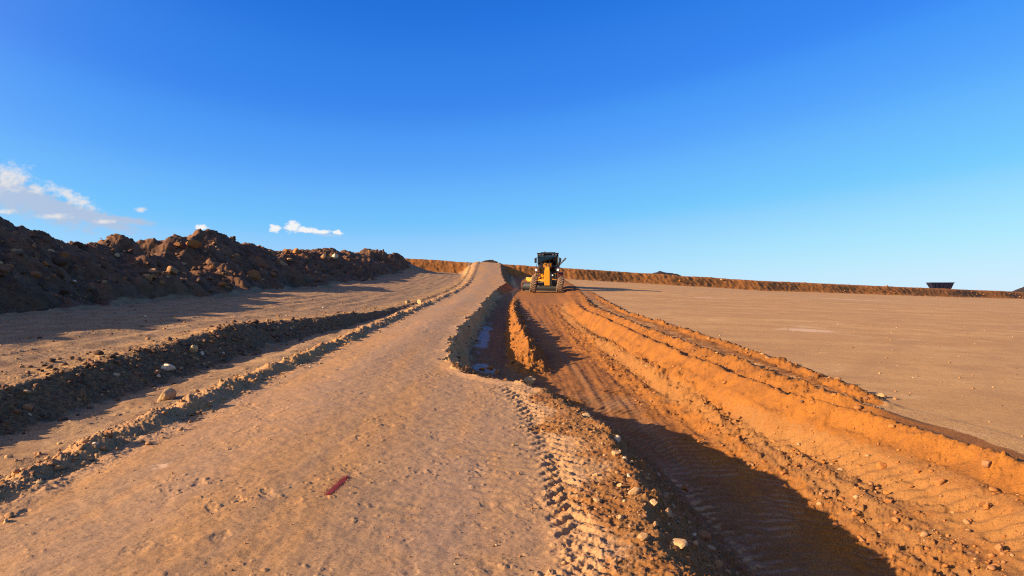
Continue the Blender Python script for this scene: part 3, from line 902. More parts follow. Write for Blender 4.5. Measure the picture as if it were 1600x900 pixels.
# ------------------------------------------------------------------ motor grader
def build_grader():
    GX, GY = 2.72, 55.0
    root = bpy.data.objects.new('motor_grader', None)
    C.objects.link(root)
    tagit(root, 'yellow motor grader with black cab working down the orange trench', 'motor grader')

    # rests on the lane
    def zl(x, y): 
        z, _, _ = land(np.array([x]), np.array([y]), False)
        return float(z[0])
    zf = (zl(GX - 1.1, GY) + zl(GX + 1.1, GY)) / 2
    zr = (zl(GX - 1.1, GY + 6.3) + zl(GX + 1.1, GY + 6.3)) / 2
    root.location = (GX, GY, zf + .0)
    root.rotation_euler = (math.atan((zr - zf) / 6.3), 0, math.radians(-4))

    # --- wheels
    RW, WW = .62, .46

    def tyre_fn(bm):
        lathe_x(bm, [(-WW / 2 + .03, .36), (-WW / 2, .44), (-WW / 2 + .02, .555), (-WW / 2 + .07, .60), (0, .612), (WW / 2 - .07, .60), (WW / 2 - .02, .555), (WW / 2, .44), (WW / 2 - .03, .36)], 44)
        for i in range(20):
            a = 2 * math.pi * i / 20
            for s in (-1, 1):
                aa = a + (math.pi / 20 if s > 0 else 0)
                R = Matrix.Rotation(aa, 4, 'X') @ Matrix.Translation((s * .105, 0, .612)) @ Matrix.Rotation(s * math.radians(38), 4, 'Z')
                r = bmesh.ops.create_cube(bm, size=1)
                bmesh.ops.transform(bm, matrix=R @ Matrix.Diagonal((.25, .07, .06, 1)), verts=r['verts'])

    def rim_fn(bm):
        lathe_x(bm, [(-.17, .345), (-.16, .37), (-.10, .33), (-.04, .31), (.04, .31), (.10, .33), (.16, .37), (.17, .345)], 36)
        lathe_x(bm, [(-.21, .10), (-.205, .13), (.205, .13), (.21, .10)], 20)
        for sx in (-.075, .075):
            for i in range(10):
                a = 2 * math.pi * i / 10
                cyl(bm, (sx - .035 * (1 if sx < 0 else -1), .2 * math.cos(a), .2 * math.sin(a)), (sx + .035 * (1 if sx > 0 else -1), .2 * math.cos(a), .2 * math.sin(a)), .018, seg=6)

    tyre0 = obj('tyre', tyre_fn, RUBBER, None, False)
    rim0 = obj('rim', rim_fn, YEL)
    first = True
    lean = math.radians(9)
    for (wx, wy, ln, steer) in ((-1.02, 0, lean, -4), (1.02, 0, lean, -4), (-1.02, 5.5, 0, 0), (1.02, 5.5, 0, 0), (-1.02, 7.05, 0, 0), (1.02, 7.05, 0, 0)):
        w = bpy.data.objects.new('wheel', None)
        C.objects.link(w)
        w.parent = root
        w.location = (wx, wy, .64 * math.cos(ln) + .02)
        w.rotation_euler = (0, ln, math.radians(steer))
        if first:
            ty, ri = tyre0, rim0
            first = False
        else:
            ty, ri = tyre0.copy(), rim0.copy()
            C.objects.link(ty); C.objects.link(ri)
        ty.parent = w; ri.parent = w

    # --- front end
    def axle(bm):
        bx(bm, (0, 0, .66), (1.62, .20, .20), bev=.03)
        bx(bm, (0, 0, .80), (.5, .30, .22), bev=.03)
        for s in (-1, 1):
            bx(bm, (s * .80, 0, .66), (.14, .26, .36), Matrix.Rotation(lean, 4, 'Y'), bev=.02)
        cyl(bm, (-.72, -.12, .90), (.72, -.12, .96), .028)
        cyl(bm, (-.72, .16, .72), (.72, .16, .72), .03)
        bx(bm, (0, -.14, .52), (1.25, .06, .07))
    obj('front_axle', axle, STEEL, root)

    def boom(bm):
        prism(bm, [(-.38, .58), (-.38, 1.78), (-.22, 1.92), (.30, 1.94), (1.2, 2.06), (2.3, 2.16), (3.3, 2.15), (4.0, 1.70), (4.5, 1.35), (4.5, .95), (3.9, 1.20), (3.1, 1.74), (2.3, 1.86), (1.3, 1.64), (.3, 1.02), (.1, .62)], -.17, .17)
        bx(bm, (0, -.40, 1.16), (.42, .05, 1.16), bev=.02)
        bx(bm, (0, 1.9, 2.10), (.62, .50, .34), bev=.03)
        bx(bm, (0, .0, 1.0), (.44, .5, .5), bev=.03)
    obj('front_frame', boom, YEL, root)

    def nose(bm):
        bx(bm, (.31, -.34, 1.08), (.20, .22, .95), bev=.02)
        bx(bm, (.45, -.20, .78), (.22, .30, .36), bev=.02)
    obj('hydraulic_housing', nose, BLACKP, root)

    def draw(bm):
        # A-shaped drawbar
        for s in (-1, 1):
            d = Vector((s * .62, 2.2, .86)) - Vector((0, .15, .88))
            tube(bm, [(0, .15, .88), (s * .62, 2.2, .86)], .085, 8)
        bx(bm, (0, 2.1, .90), (1.45, .25, .14), bev=.02)
    obj('drawbar', draw, YEL, root)

    def circ(bm):
        n = 40
        for (r0, r1, z0, z1) in ((.68, .84, .66, .82),):
            ring = []
            for i in range(n):
                a = 2 * math.pi * i / n
                c, s = math.cos(a), math.sin(a)
                ring.append([bm.verts.new((r * c, 2.45 + r * s, z)) for r, z in ((r0, z0), (r1, z0), (r1, z1), (r0, z1))])
            for i in range(n):
                a, b = ring[i], ring[(i + 1) % n]
                for k in range(4):
                    bm.faces.new((a[k], a[(k + 1) % 4], b[(k + 1) % 4], b[k]))
    obj('circle', circ, STEEL, root)

    rotb = Matrix.Translation((-.52, 2.45, 0)) @ Matrix.Rotation(math.radians(-24), 4, 'Z')

    def mould(bm):
        prof = []
        n = 10
        for i in range(n + 1):
            a = math.radians(-52 + 100 * i / n)
            prof.append((.12 - .42 * math.cos(a), .36 + .36 * math.sin(a) / math.sin(math.radians(52))))
        prof2 = [(y + .035, z) for y, z in prof[::-1]]
        prism(bm, prof + prof2, -1.55, 1.55)
        for s in (-1, 1):
            bx(bm, (s * 1.56, -.05, .34), (.03, .52, .62), bev=0)
        bx(bm, (0, .08, .62), (2.5, .10, .08))
        bmesh.ops.transform(bm, matrix=rotb, verts=bm.verts)
    md = obj('blade', mould, BLACKP, root)

    def edge(bm):
        bx(bm, (0, -.155, .08), (3.1, .03, .15), Matrix.Rotation(math.radians(-14), 4, 'X'), bev=0)
        bmesh.ops.transform(bm, matrix=rotb, verts=bm.verts)
    obj('cutting_edge', edge, STEEL, md)

    def shift(bm):
        bx(bm, (-.55, .14, .90), (1.75, .20, .26), Matrix.Rotation(math.radians(5), 4, 'Y'), bev=.03)
        cyl(bm, (-1.3, .1, .80), (.9, .1, .76), .06)
        bx(bm, (-.4, .0, 1.08), (.8, .5, .10), bev=.02)
        for s in (-.7, .5):
            bx(bm, (s, .12, .66), (.16, .34, .5), bev=.03)
        bmesh.ops.transform(bm, matrix=rotb, verts=bm.verts)
    obj('blade_carrier', shift, YEL, root)

    for s, top in ((-1, (-.62, 1.95, 2.15)), (1, (.95, 1.85, 2.35))):
        def lift(bm, s=s, top=top):
            bot = (s * .58, 2.25, .95)
            mid = tuple(a + (b - a) * .45 for a, b in zip(bot, top))
            cyl(bm, mid, top, .065)
            cyl(bm, bot, mid, .035)
            bx(bm, ((s * .42), 1.92, 2.02), (.36, .22, .20), bev=.02)
        obj('lift_cylinder', lift, STEEL, root)

    def rod(bm):
        cyl(bm, (.60, 1.9, 1.75), (1.42, 2.15, 2.62), .055)
        cyl(bm, (1.22, 2.09, 2.42), (1.46, 2.16, 2.66), .075)
    obj('side_shift_cylinder', rod, GREYM, root)

    def hoses(bm):
        rr = random.Random(4)
        for i in range(7):
            x = -.30 + .1 * i
            pts = [(x, .2, 1.5), (x - .15, .8, 1.85 + rr.random() * .25), (x - .2 + rr.random() * .3, 1.5, 2.2 + rr.random() * .15), (x, 2.4, 2.3), (x * .8, 3.4, 2.15)]
            tube(bm, pts, .022, 6)
        for i in range(4):
            tube(bm, [(-.3, 1.9, 2.2), (-.75, 1.7 + .1 * i, 1.7), (-.75, 2.0, 1.1), (-.4, 2.3, .95)], .02, 6)
    obj('hose', hoses, BLACKP, root)

    # lamps on outriggers beside the nose
    for s in (-1, 1):
        def bracket(bm, s=s):
            tube(bm, [(s * .2, -.05, 1.35), (s * .55, -.10, 1.55), (s * .84, -.12, 1.58), (s * .84, -.12, 1.72)], .03, 8)
            bx(bm, (s * .84, -.12, 1.76), (.26, .16, .20), bev=.03)
        hb = obj('headlight', bracket, BLACKP, root)

        def lens(bm, s=s):
            cyl(bm, (s * .84, -.20, 1.77), (s * .84, -.215, 1.77), .085, seg=20)
        obj('lens', lens, LAMP, hb)

    def wl(bm):
        bx(bm, (.42, -.46, 1.36), (.13, .08, .11), bev=.02)
    w_ = obj('work_lamp', wl, BLACKP, root)

    def wll(bm):
        cyl(bm, (.42, -.50, 1.36), (.42, -.512, 1.36), .045, seg=14)
    obj('lens', wll, LAMP, w_)

    def fender(bm):
        bx(bm, (1.02, 3.6, 1.32), (.5, .7, .34), bev=.06)
        bx(bm, (1.0, 3.2, 1.05), (.45, .1, .5), bev=.03)
    obj('tool_box', fender, REDL, root)

    # --- cab
    cab = bpy.data.objects.new('cab', None)
    C.objects.link(cab); cab.parent = root
    z0, z1 = 1.50, 3.03
    y0, y1 = 3.35, 4.95

    def hwid(z, front=True):       # narrower at the floor
        return .60 + (.80 - .60) * min(1, max(0, (z - z0) / .75))

    def frame(bm):
        t = .055
        for s in (-1, 1):
            for y in (y0, (y0 + y1) / 2 + .1, y1):
                lean_y = -.12 if y == y0 else 0
                tube(bm, [(s * hwid(z0), y + .18 * (y == y0), z0), (s * .80, y, z0 + .75), (s * .80, y + .04, z1 - .08)], t, 8)
            bx(bm, (s * .80, (y0 + y1) / 2, z0 + .75), (.07, y1 - y0, .07), bev=.01)
            bx(bm, (s * .60, (y0 + y1) / 2 + .08, z0 + .02), (.09, y1 - y0 - .1, .1), bev=.01)
        for y in (y0, y1):
            bx(bm, (0, y, z1 - .11), (1.66, .10, .16), bev=.02)
            bx(bm, (0, y + .12, z0 + .03), (1.25, .08, .12), bev=.01)
        bx(bm, (0, y0 + .02, z0 + .75), (.05, .05, .05), bev=0)
        bx(bm, (0, (y0 + y1) / 2 + .1, z0 - .04), (1.22, y1 - y0, .08), bev=.01)
        # wiper
        tube(bm, [(.0, y0 - .05, z0 + .35), (.22, y0 - .06, z0 + 1.15)], .012, 6)
    obj('cab_frame', frame, BLACKP, cab)

    def roof(bm):
        bx(bm, (0, (y0 + y1) / 2, z1 + .01), (1.78, y1 - y0 + .42, .11), bev=.04)
        bx(bm, (0, (y0 + y1) / 2 + .1, z1 + .085), (1.2, 1.1, .06), bev=.03)
    rf = obj('roof', roof, BLACKP, cab)
    for x in (-.66, -.42, .42, .66):
        def rl(bm, x=x):
            bx(bm, (x, y0 - .20, z1 - .09), (.15, .07, .10), bev=.015)
        obj('roof_lamp', rl, GREYM, rf)

    def pane(nm, pts):
        def f(bm):
            vs = [bm.verts.new(p) for p in pts]
            bm.faces.new(vs)
            r = bmesh.ops.extrude_face_region(bm, geom=bm.faces[:])
            n = (Vector(pts[1]) - Vector(pts[0])).cross(Vector(pts[2]) - Vector(pts[0])).normalized() * .006
            bmesh.ops.translate(bm, vec=n, verts=[v for v in r['geom'] if isinstance(v, bmesh.types.BMVert)])
        return obj('window', f, GLASS, cab)
    zm = z0 + .75
    pane('f', [(-.58, y0 + .18, z0 + .1), (.58, y0 + .18, z0 + .1), (.77, y0, zm), (.77, y0 + .03, z1 - .2), (-.77, y0 + .03, z1 - .2), (-.77, y0, zm)])
    pane('b', [(-.58, y1, z0 + .5), (.58, y1, z0 + .5), (.77, y1, zm), (.77, y1, z1 - .2), (-.77, y1, z1 - .2), (-.77, y1, zm)])
    for s in (-1, 1):
        pane('s', [(s * .80, y0 + .07, zm + .05), (s * .80, y1 - .07, zm + .05), (s * .80, y1 - .07, z1 - .17), (s * .80, y0 + .07, z1 - .17)])
        pane('s', [(s * .62, y0 + .22, z0 + .1), (s * .62, y1 - .07, z0 + .1), (s * .79, y1 - .07, zm - .05), (s * .79, y0 + .07, zm - .05)])

    def seat(bm):
        bx(bm, (0, 4.42, z0 + .42), (.52, .50, .14), bev=.04)
        bx(bm, (0, 4.68, z0 + .80), (.50, .12, .74), Matrix.Rotation(math.radians(-8), 4, 'X'), bev=.04)
        bx(bm, (0, 4.42, z0 + .18), (.3, .3, .36), bev=.02)
        for s in (-1, 1):
            bx(bm, (s * .33, 4.25, z0 + .62), (.10, .45, .08), bev=.02)
    obj('operator_seat', seat, SEATM, cab)

    def console(bm):
        bx(bm, (0, 3.62, z0 + .42), (.22, .22, .80), Matrix.Rotation(math.radians(12), 4, 'X'), bev=.03)
        bx(bm, (0, 3.70, z0 + .84), (.50, .16, .12), bev=.03)
        n = 20
        for i in range(n):
            a, b = 2 * math.pi * i / n, 2 * math.pi * (i + 1) / n
            cyl(bm, (.21 * math.cos(a), 3.84 - .08 * math.sin(a), z0 + .92 + .17 * math.sin(a)), (.21 * math.cos(b), 3.84 - .08 * math.sin(b), z0 + .92 + .17 * math.sin(b)), .016, seg=6)
        for i in range(-3, 4):
            if i: cyl(bm, (.07 * i, 3.74, z0 + .88), (.08 * i, 3.80, z0 + 1.03), .012, seg=6)
    obj('steering_console', console, BLACKP, cab)

    for s in (-1, 1):
        def arm(bm, s=s):
            tube(bm, [(s * .80, y0 + .0, z1 - .30), (s * .98, y0 - .18, z1 - .36), (s * .98, y0 - .18, z1 - .78)], .018, 6)
            bx(bm, (s * 1.0, y0 - .20, z1 - .56), (.19, .06, .40), bev=.028)
        mo = obj('mirror', arm, BLACKP, cab)

        def mg(bm, s=s):
            bx(bm, (s * 1.0, y0 - .166, z1 - .56), (.16, .008, .35), bev=.003)
        obj('mirror_glass', mg, GREYM, mo)

    # --- rear
    def rearf(bm):
        prism(bm, [(4.2, .85), (4.2, 1.40), (5.0, 1.55), (8.3, 1.35), (8.3, .80)], -.42, .42)
        bx(bm, (0, 8.36, 1.0), (2.1, .14, .5), bev=.03)
    obj('rear_frame', rearf, YEL, root)

    def hood(bm):
        prism(bm, [(5.15, 1.45), (5.15, 2.46), (5.4, 2.52), (8.0, 2.30), (8.2, 2.15), (8.2, 1.30)], -.56, .56)
    hd = obj('engine_hood', hood, YEL, root)

    def grille(bm):
        bx(bm, (0, 8.215, 1.72), (.99, .02, .80), bev=0)
        for i in range(9):
            bx(bm, (0, 8.235, 1.45 + i * .075), (.95, .03, .035), bev=0)
    obj('grille', grille, STEEL, hd)
    for s in (-1, 1):
        def louvre(bm, s=s):
            bx(bm, (s * .563, 6.62, 1.85), (.008, 2.1, .56), bev=0)
            for i in range(12):
                bx(bm, (s * .572, 5.7 + i * .17, 1.85), (.016, .10, .5), bev=0)
        obj('grille', louvre, STEEL, hd)

    def exhaust(bm):
        cyl(bm, (-.32, 5.75, 2.45), (-.32, 5.75, 2.85), .07)
        cyl(bm, (-.32, 5.75, 2.85), (-.32, 5.80, 3.22), .045)
    obj('exhaust_pipe', exhaust, STEEL, hd)

    for s in (-1, 1):
        def tand(bm, s=s):
            prism(bm, [(5.15, .50), (5.15, .82), (5.6, .95), (7.0, .95), (7.4, .82), (7.4, .50), (7.0, .42), (5.6, .42)], s * .62, s * .76)
        obj('tandem_case', tand, YEL, root)

        def steps(bm, s=s):
            for z in (.62, .92, 1.22):
                bx(bm, (s * .86, 4.1, z), (.34, .40, .035), bev=.008)
            for y in (3.9, 4.3):
                bx(bm, (s * .98, y, 1.0), (.03, .03, 1.0), bev=.004)
            tube(bm, [(s * .98, 3.9, 1.5), (s * .95, 3.85, 2.1), (s * .88, 3.6, 2.2)], .018, 6)
        obj('step', steps, STEEL, root)
    return root


build_grader()


# ------------------------------------------------------------------ skip on the far bank
def build_skip():
    root = bpy.data.objects.new('steel_skip', None)
    C.objects.link(root)
    x, y = 86.0, 142.5
    root.location = (x, y, 3.08)
    root.rotation_euler = (0, 0, math.radians(-6))
    tagit(root, 'dark navy open steel skip with sloping ends on top of the far bank', 'skip')
    L0, L1, H, w0, w1 = 1.72, 2.22, 1.22, .85, 1.05

    def hull(bm):
        def ring(l0, l1, w, z):
            return [bm.verts.new(p) for p in ((-l0, -w, z), (l1, -w, z), (l1, w, z), (-l0, w, z))]
        a = ring(L0, L0 - .08, w0, 0); b = ring(L1 + .15, L1 - .12, w1, H)
        c = ring(L1 + .08, L1 - .19, w1 - .07, H); d = ring(L0 - .07, L0 - .15, w0 - .07, .08)
        bm.faces.new(a[::-1]); bm.faces.new(d)
        for p, q in ((a, b), (b, c), (c, d)):
            for i in range(4):
                j = (i + 1) % 4
                bm.faces.new((p[i], p[j], q[j], q[i]))
    obj('hull', hull, NAVY, root)

    def rim(bm):
        for s in (-1, 1):
            bx(bm, (0.01, s * (w1 + .03), H - .06), (4.4, .08, .10), bev=.01)
        for s in (-1, 1):
            for k in range(-2, 3):
                p = [(k * .74, s * (w0 + .045), .08), (k * .84, s * (w1 + .045), H - .12)]
                tube(bm, p, .02, 6)
    obj('rim', rim, NAVY, root)

    def lugs(bm):
        for s in (-1, 1):
            for k in (-1.2, 1.2):
                cyl(bm, (k, s * 1.0, .75), (k, s * 1.26, .75), .06, seg=10)
        bx(bm, (0, 0, -.20), (3.4, 1.2, .42), bev=.02)
    obj('lifting_pin', lugs, NAVY, root)


build_skip()


# ------------------------------------------------------------------ painted mark on the road
def build_mark():
    rr = random.Random(11)
    mat = simple_mat('spray_paint', (.155, .004, .004), .8, 0, .22, (.30, .16, .08), scale=60)
    p0 = np.array([-1.285, 4.95]); p1 = np.array([-1.255, 5.42])
    d = (p1 - p0); L = np.linalg.norm(d); d /= L; nrm = np.array([d[1], -d[0]])
    n = 150
    polys = []
    V = []; F = []
    w = 12
    hw = .023
    nz = pn(np.arange(n) * .35, np.zeros(n), 5); nz2 = pn(np.arange(n) * .35, np.zeros(n) + 9, 6)
    for i in range(n):
        t = i / (n - 1)
        c = p0 + d * L * t
        taper = min(1, .55 + 6 * t, .55 + 6 * (1 - t))
        l = -hw * taper * (1 + .35 * nz[i]); r = hw * taper * (1 + .35 * nz2[i])
        if i < 7: r += .02; l -= .012
        for k in range(w):
            q = c + nrm * (l + (r - l) * k / (w - 1))
            V.append(q)
    for i in range(n - 1):
        for k in range(w - 1):
            a = i * w + k
            e = abs((k + .5) / (w - 1) - .5) * 2
            if rr.random() < (e ** 3) * .75 + .05 + .5 * max(0, abs(i / n - .5) * 2 - .9) * 10 * e:
                continue
            F.append((a, a + 1, a + w + 1, a + w))
    # overspray specks
    for i in range(700):
        t = rr.random()
        c = p0 + d * L * t + nrm * rr.gauss(0, .030) + d * rr.gauss(0, .02)
        s = rr.uniform(.0018, .005)
        b = len(V)
        for k in range(4):
            a = math.pi / 2 * k + rr.random()
            V.append(c + s * np.array([math.cos(a), math.sin(a)]))
        F.append((b, b + 1, b + 2, b + 3))
    V = np.array(V)
    z, _, _ = land(V[:, 0], V[:, 1])
    P = np.column_stack([V, z + .004])
    o = mesh_np('paint_mark', P, np.array(F), mat)
    tagit(o, 'short dark red spray paint stroke on the compacted dirt road', 'paint mark')


build_mark()


# ------------------------------------------------------------------ stones
def stone_material(name, individual):
    mat = bpy.data.materials.new(name)
    mat.use_nodes = True
    t = NT(mat.node_tree)
    out = t.n('ShaderNodeOutputMaterial')
    bs = t.n('ShaderNodeBsdfPrincipled')
    t.link(bs.outputs[0], out.inputs[0])
    if individual:
        src = t.n('ShaderNodeAttribute', attribute_name='tone', attribute_type='OBJECT').outputs['Fac']
    else:
        src = t.n('ShaderNodeAttribute', attribute_name='tone').outputs['Fac']
    rp = t.n('ShaderNodeValToRGB')
    cr = rp.color_ramp
    cols = [(0.0, (.075, .040, .022)), (.2, (.15, .085, .048)), (.4, (.34, .125, .026)), (.55, (.29, .145, .060)), (.7, (.36, .215, .095)), (.85, (.46, .30, .135)), (1.0, (.68, .54, .36))]
    cr.elements[0].position = 0; cr.elements[0].color = cols[0][1] + (1,)
    cr.elements[1].position = 1; cr.elements[1].color = cols[-1][1] + (1,)
    for p, c in cols[1:-1]:
        e = cr.elements.new(p); e.color = c + (1,)
    t.link(src, rp.inputs[0])
    geo = t.n('ShaderNodeNewGeometry')
    a = t.noise(geo.outputs['Position'], 14, 5, .65)
    b = t.noise(geo.outputs['Position'], 90, 4, .7)
    v = t.m('MULTIPLY', t.m('MULTIPLY_ADD', a, .8, .6), t.m('MULTIPLY_ADD', b, .5, .75))
    mm = t.n('ShaderNodeVectorMath', operation='SCALE')
    t.link(rp.outputs[0], mm.inputs[0]); t.link(v, mm.inputs['Scale'])
    t.link(mm.outputs[0], bs.inputs['Base Color'])
    bs.inputs['Roughness'].default_value = .92
    bs.inputs['Specular IOR Level'].default_value = .2
    bp = t.n('ShaderNodeBump'); bp.inputs['Strength'].default_value = .7; bp.inputs['Distance'].default_value = 1
    t.link(t.m('ADD', t.m('MULTIPLY', a, .01), t.m('MULTIPLY', b, .003)), bp.inputs['Height'])
    t.link(bp.outputs[0], bs.inputs['Normal'])
    return mat


STONE_I = stone_material('rock', True)
STONE_G = stone_material('loose_stone', False)


def rock_arrays(sub, seed, cuts=9):
    bm = bmesh.new()
    bmesh.ops.create_icosphere(bm, subdivisions=sub, radius=1.0)
    V = np.array([v.co[:] for v in bm.verts]); F = np.array([[v.index for v in f.verts] for f in bm.faces])
    bm.free()
    rs = np.random.RandomState(seed)
    for k in range(cuts):
        n = rs.normal(size=3); n /= np.linalg.norm(n)
        d = rs.uniform(.42, .85)
        s = V @ n
        V = V - np.where(s > d, (s - d), 0)[:, None] * n * .92
    V = V * np.array([1.0, rs.uniform(.65, .95), rs.uniform(.5, .8)])
    rad = 1 + .10 * pn(V[:, 0] * 1.7 + seed, V[:, 1] * 1.7 + V[:, 2], seed) + .05 * pn(V[:, 0] * 4 + seed, V[:, 1] * 4 - V[:, 2] * 3, seed + 1)
    V = V * rad[:, None]
    return V, F


def scatter_gravel():
    rs = np.random.RandomState(5)
    lows = [rock_arrays(1, 100 + i, 7) for i in range(8)]
    mids = [rock_arrays(2, 200 + i, 9) for i in range(6)]
    Vs = []; Fs = []; T = []
    off = 0
    jobs = []

    def gen(n, xr, yr, wfn, smin, smax, tones, p=3.0, logy=True):
        x = rs.uniform(xr[0], xr[1], n)
        y = np.exp(rs.uniform(math.log(yr[0]), math.log(yr[1]), n)) if logy else rs.uniform(yr[0], yr[1], n)
        z, W, sg = land(x, y)
        w = np.clip(wfn(W, x, y), 0, 1)
        cl_ = np.clip(.55 + 1.5 * pn(x * .9, y * .9, 301) + .5 * pn(x * 3.7, y * 3.7, 302), .05, 1)
        keep = rs.rand(n) < w * cl_
        x, y, z = x[keep], y[keep], z[keep]
        u = rs.rand(len(x))
        s = smin * (smax / smin) ** (u ** p)
        tn = rs.choice(np.array([a for a, b in tones]), len(x), p=np.array([b for a, b in tones]) / sum(b for a, b in tones)) + rs.uniform(-.06, .06, len(x))
        jobs.append((x, y, z, s, tn))
    dull = [(.05, 4), (.2, 5), (.30, 1.2), (.55, 1.2), (.7, .5), (.85, .18), (1.0, .04)]
    tan = [(.2, 1.2), (.55, 5), (.66, 4), (.85, .7), (1.0, .10)]
    red = [(.4, 5), (.55, 3), (.7, .6)]
    gen(9000, (-6.6, -4.7), (4.5, 26), lambda W, x, y: W['bank'] + .15 * W['striplow'], .009, .055, dull)
    gen(1500, (-6.6, -4.7), (4.5, 26), lambda W, x, y: W['bank'], .03, .085, dull, 2.0)
    gen(9000, (-4.2, -3.1), (4.2, 60), lambda W, x, y: W['ridge'] + .02 * W['road'], .008, .045, tan)
    gen(9000, (-.1, 2.1), (3.2, 11), lambda W, x, y: .55 * W['sh2'] + .10 * W['shoulder'] + .7 * W['wall'], .004, .022, tan, 2.6)
    gen(750, (-.1, 2.1), (3.2, 12.5), lambda W, x, y: .5 * W['sh2'] + 1.0 * W['wall'], .016, .042, tan, 2.4)
    gen(3500, (-1.9, 0), (11, 46), lambda W, x, y: W['wall'], .012, .06, dull)
    gen(1600, (-3.4, .5), (3.2, 30), lambda W, x, y: W['road'], .004, .013, tan)
    gen(9000, (2.1, 4.6), (4.5, 30), lambda W, x, y: .8 * W['roughband'] + .35 * W['lane'] + .6 * W['midridge'], .008, .05, red, 3.2)
    gen(3500, (3.2, 5.8), (5, 45), lambda W, x, y: .8 * W['crest'] + .9 * W['clodline'] + .15 * W['mainridge'], .014, .07, red + [(.2, 1.5)], 2.2)
    gen(3500, (-.5, 1.2), (13, 56), lambda W, x, y: W['windrow'], .015, .08, red, 2.4)
    gen(2500, (-13, -6), (8, 70), lambda W, x, y: .5 * W['track'] * (1 - W['heap']), .012, .05, tan + dull)
    gen(6000, (-16.5, -10), (14, 86), lambda W, x, y: W['heap'], .03, .14, dull, 2.2)
    gen(500, (-16.5, -10.5), (14, 86), lambda W, x, y: W['heap'], .12, .30, dull, 2.0)
    gen(2500, (-40, 110), (84, 160), lambda W, x, y: W['berm'] * (1 - W['ontop']), .08, .30, red, 2.2, False)
    gen(9000, (5.3, 45), (6.5, 90), lambda W, x, y: W['pad'] * (1 - W['berm']) * (x < y * .85), .006, .035, tan, 2.6)
    for (x, y, z, s, tn) in jobs:
        big = (s * 710 / np.maximum(y, 2)) > 2.2
        for i in range(len(x)):
            V, F = mids[i % 6] if big[i] else lows[i % 8]
            a = rs.uniform(0, 6.283); b = rs.uniform(-.5, .5)
            ca, sa, cb, sb = math.cos(a), math.sin(a), math.cos(b), math.sin(b)
            R = np.array([[ca, -sa * cb, sa * sb], [sa, ca * cb, -ca * sb], [0, sb, cb]])
            P = (V * s[i]) @ R.T
            P[:, 0] += x[i]; P[:, 1] += y[i]; P[:, 2] += z[i] + s[i] * .22
            Vs.append(P.astype(np.float32)); Fs.append(F + off); off += len(V)
            T.append(np.full(len(V), tn[i], np.float32))
    o = mesh_np('gravel', np.concatenate(Vs), np.concatenate(Fs), STONE_G, False, {'tone': np.concatenate(T)})
    tagit(o, 'loose stones and soil clods strewn over banks and road edges', 'gravel', kind='stuff')
    print('gravel stones', len(T))


scatter_gravel()

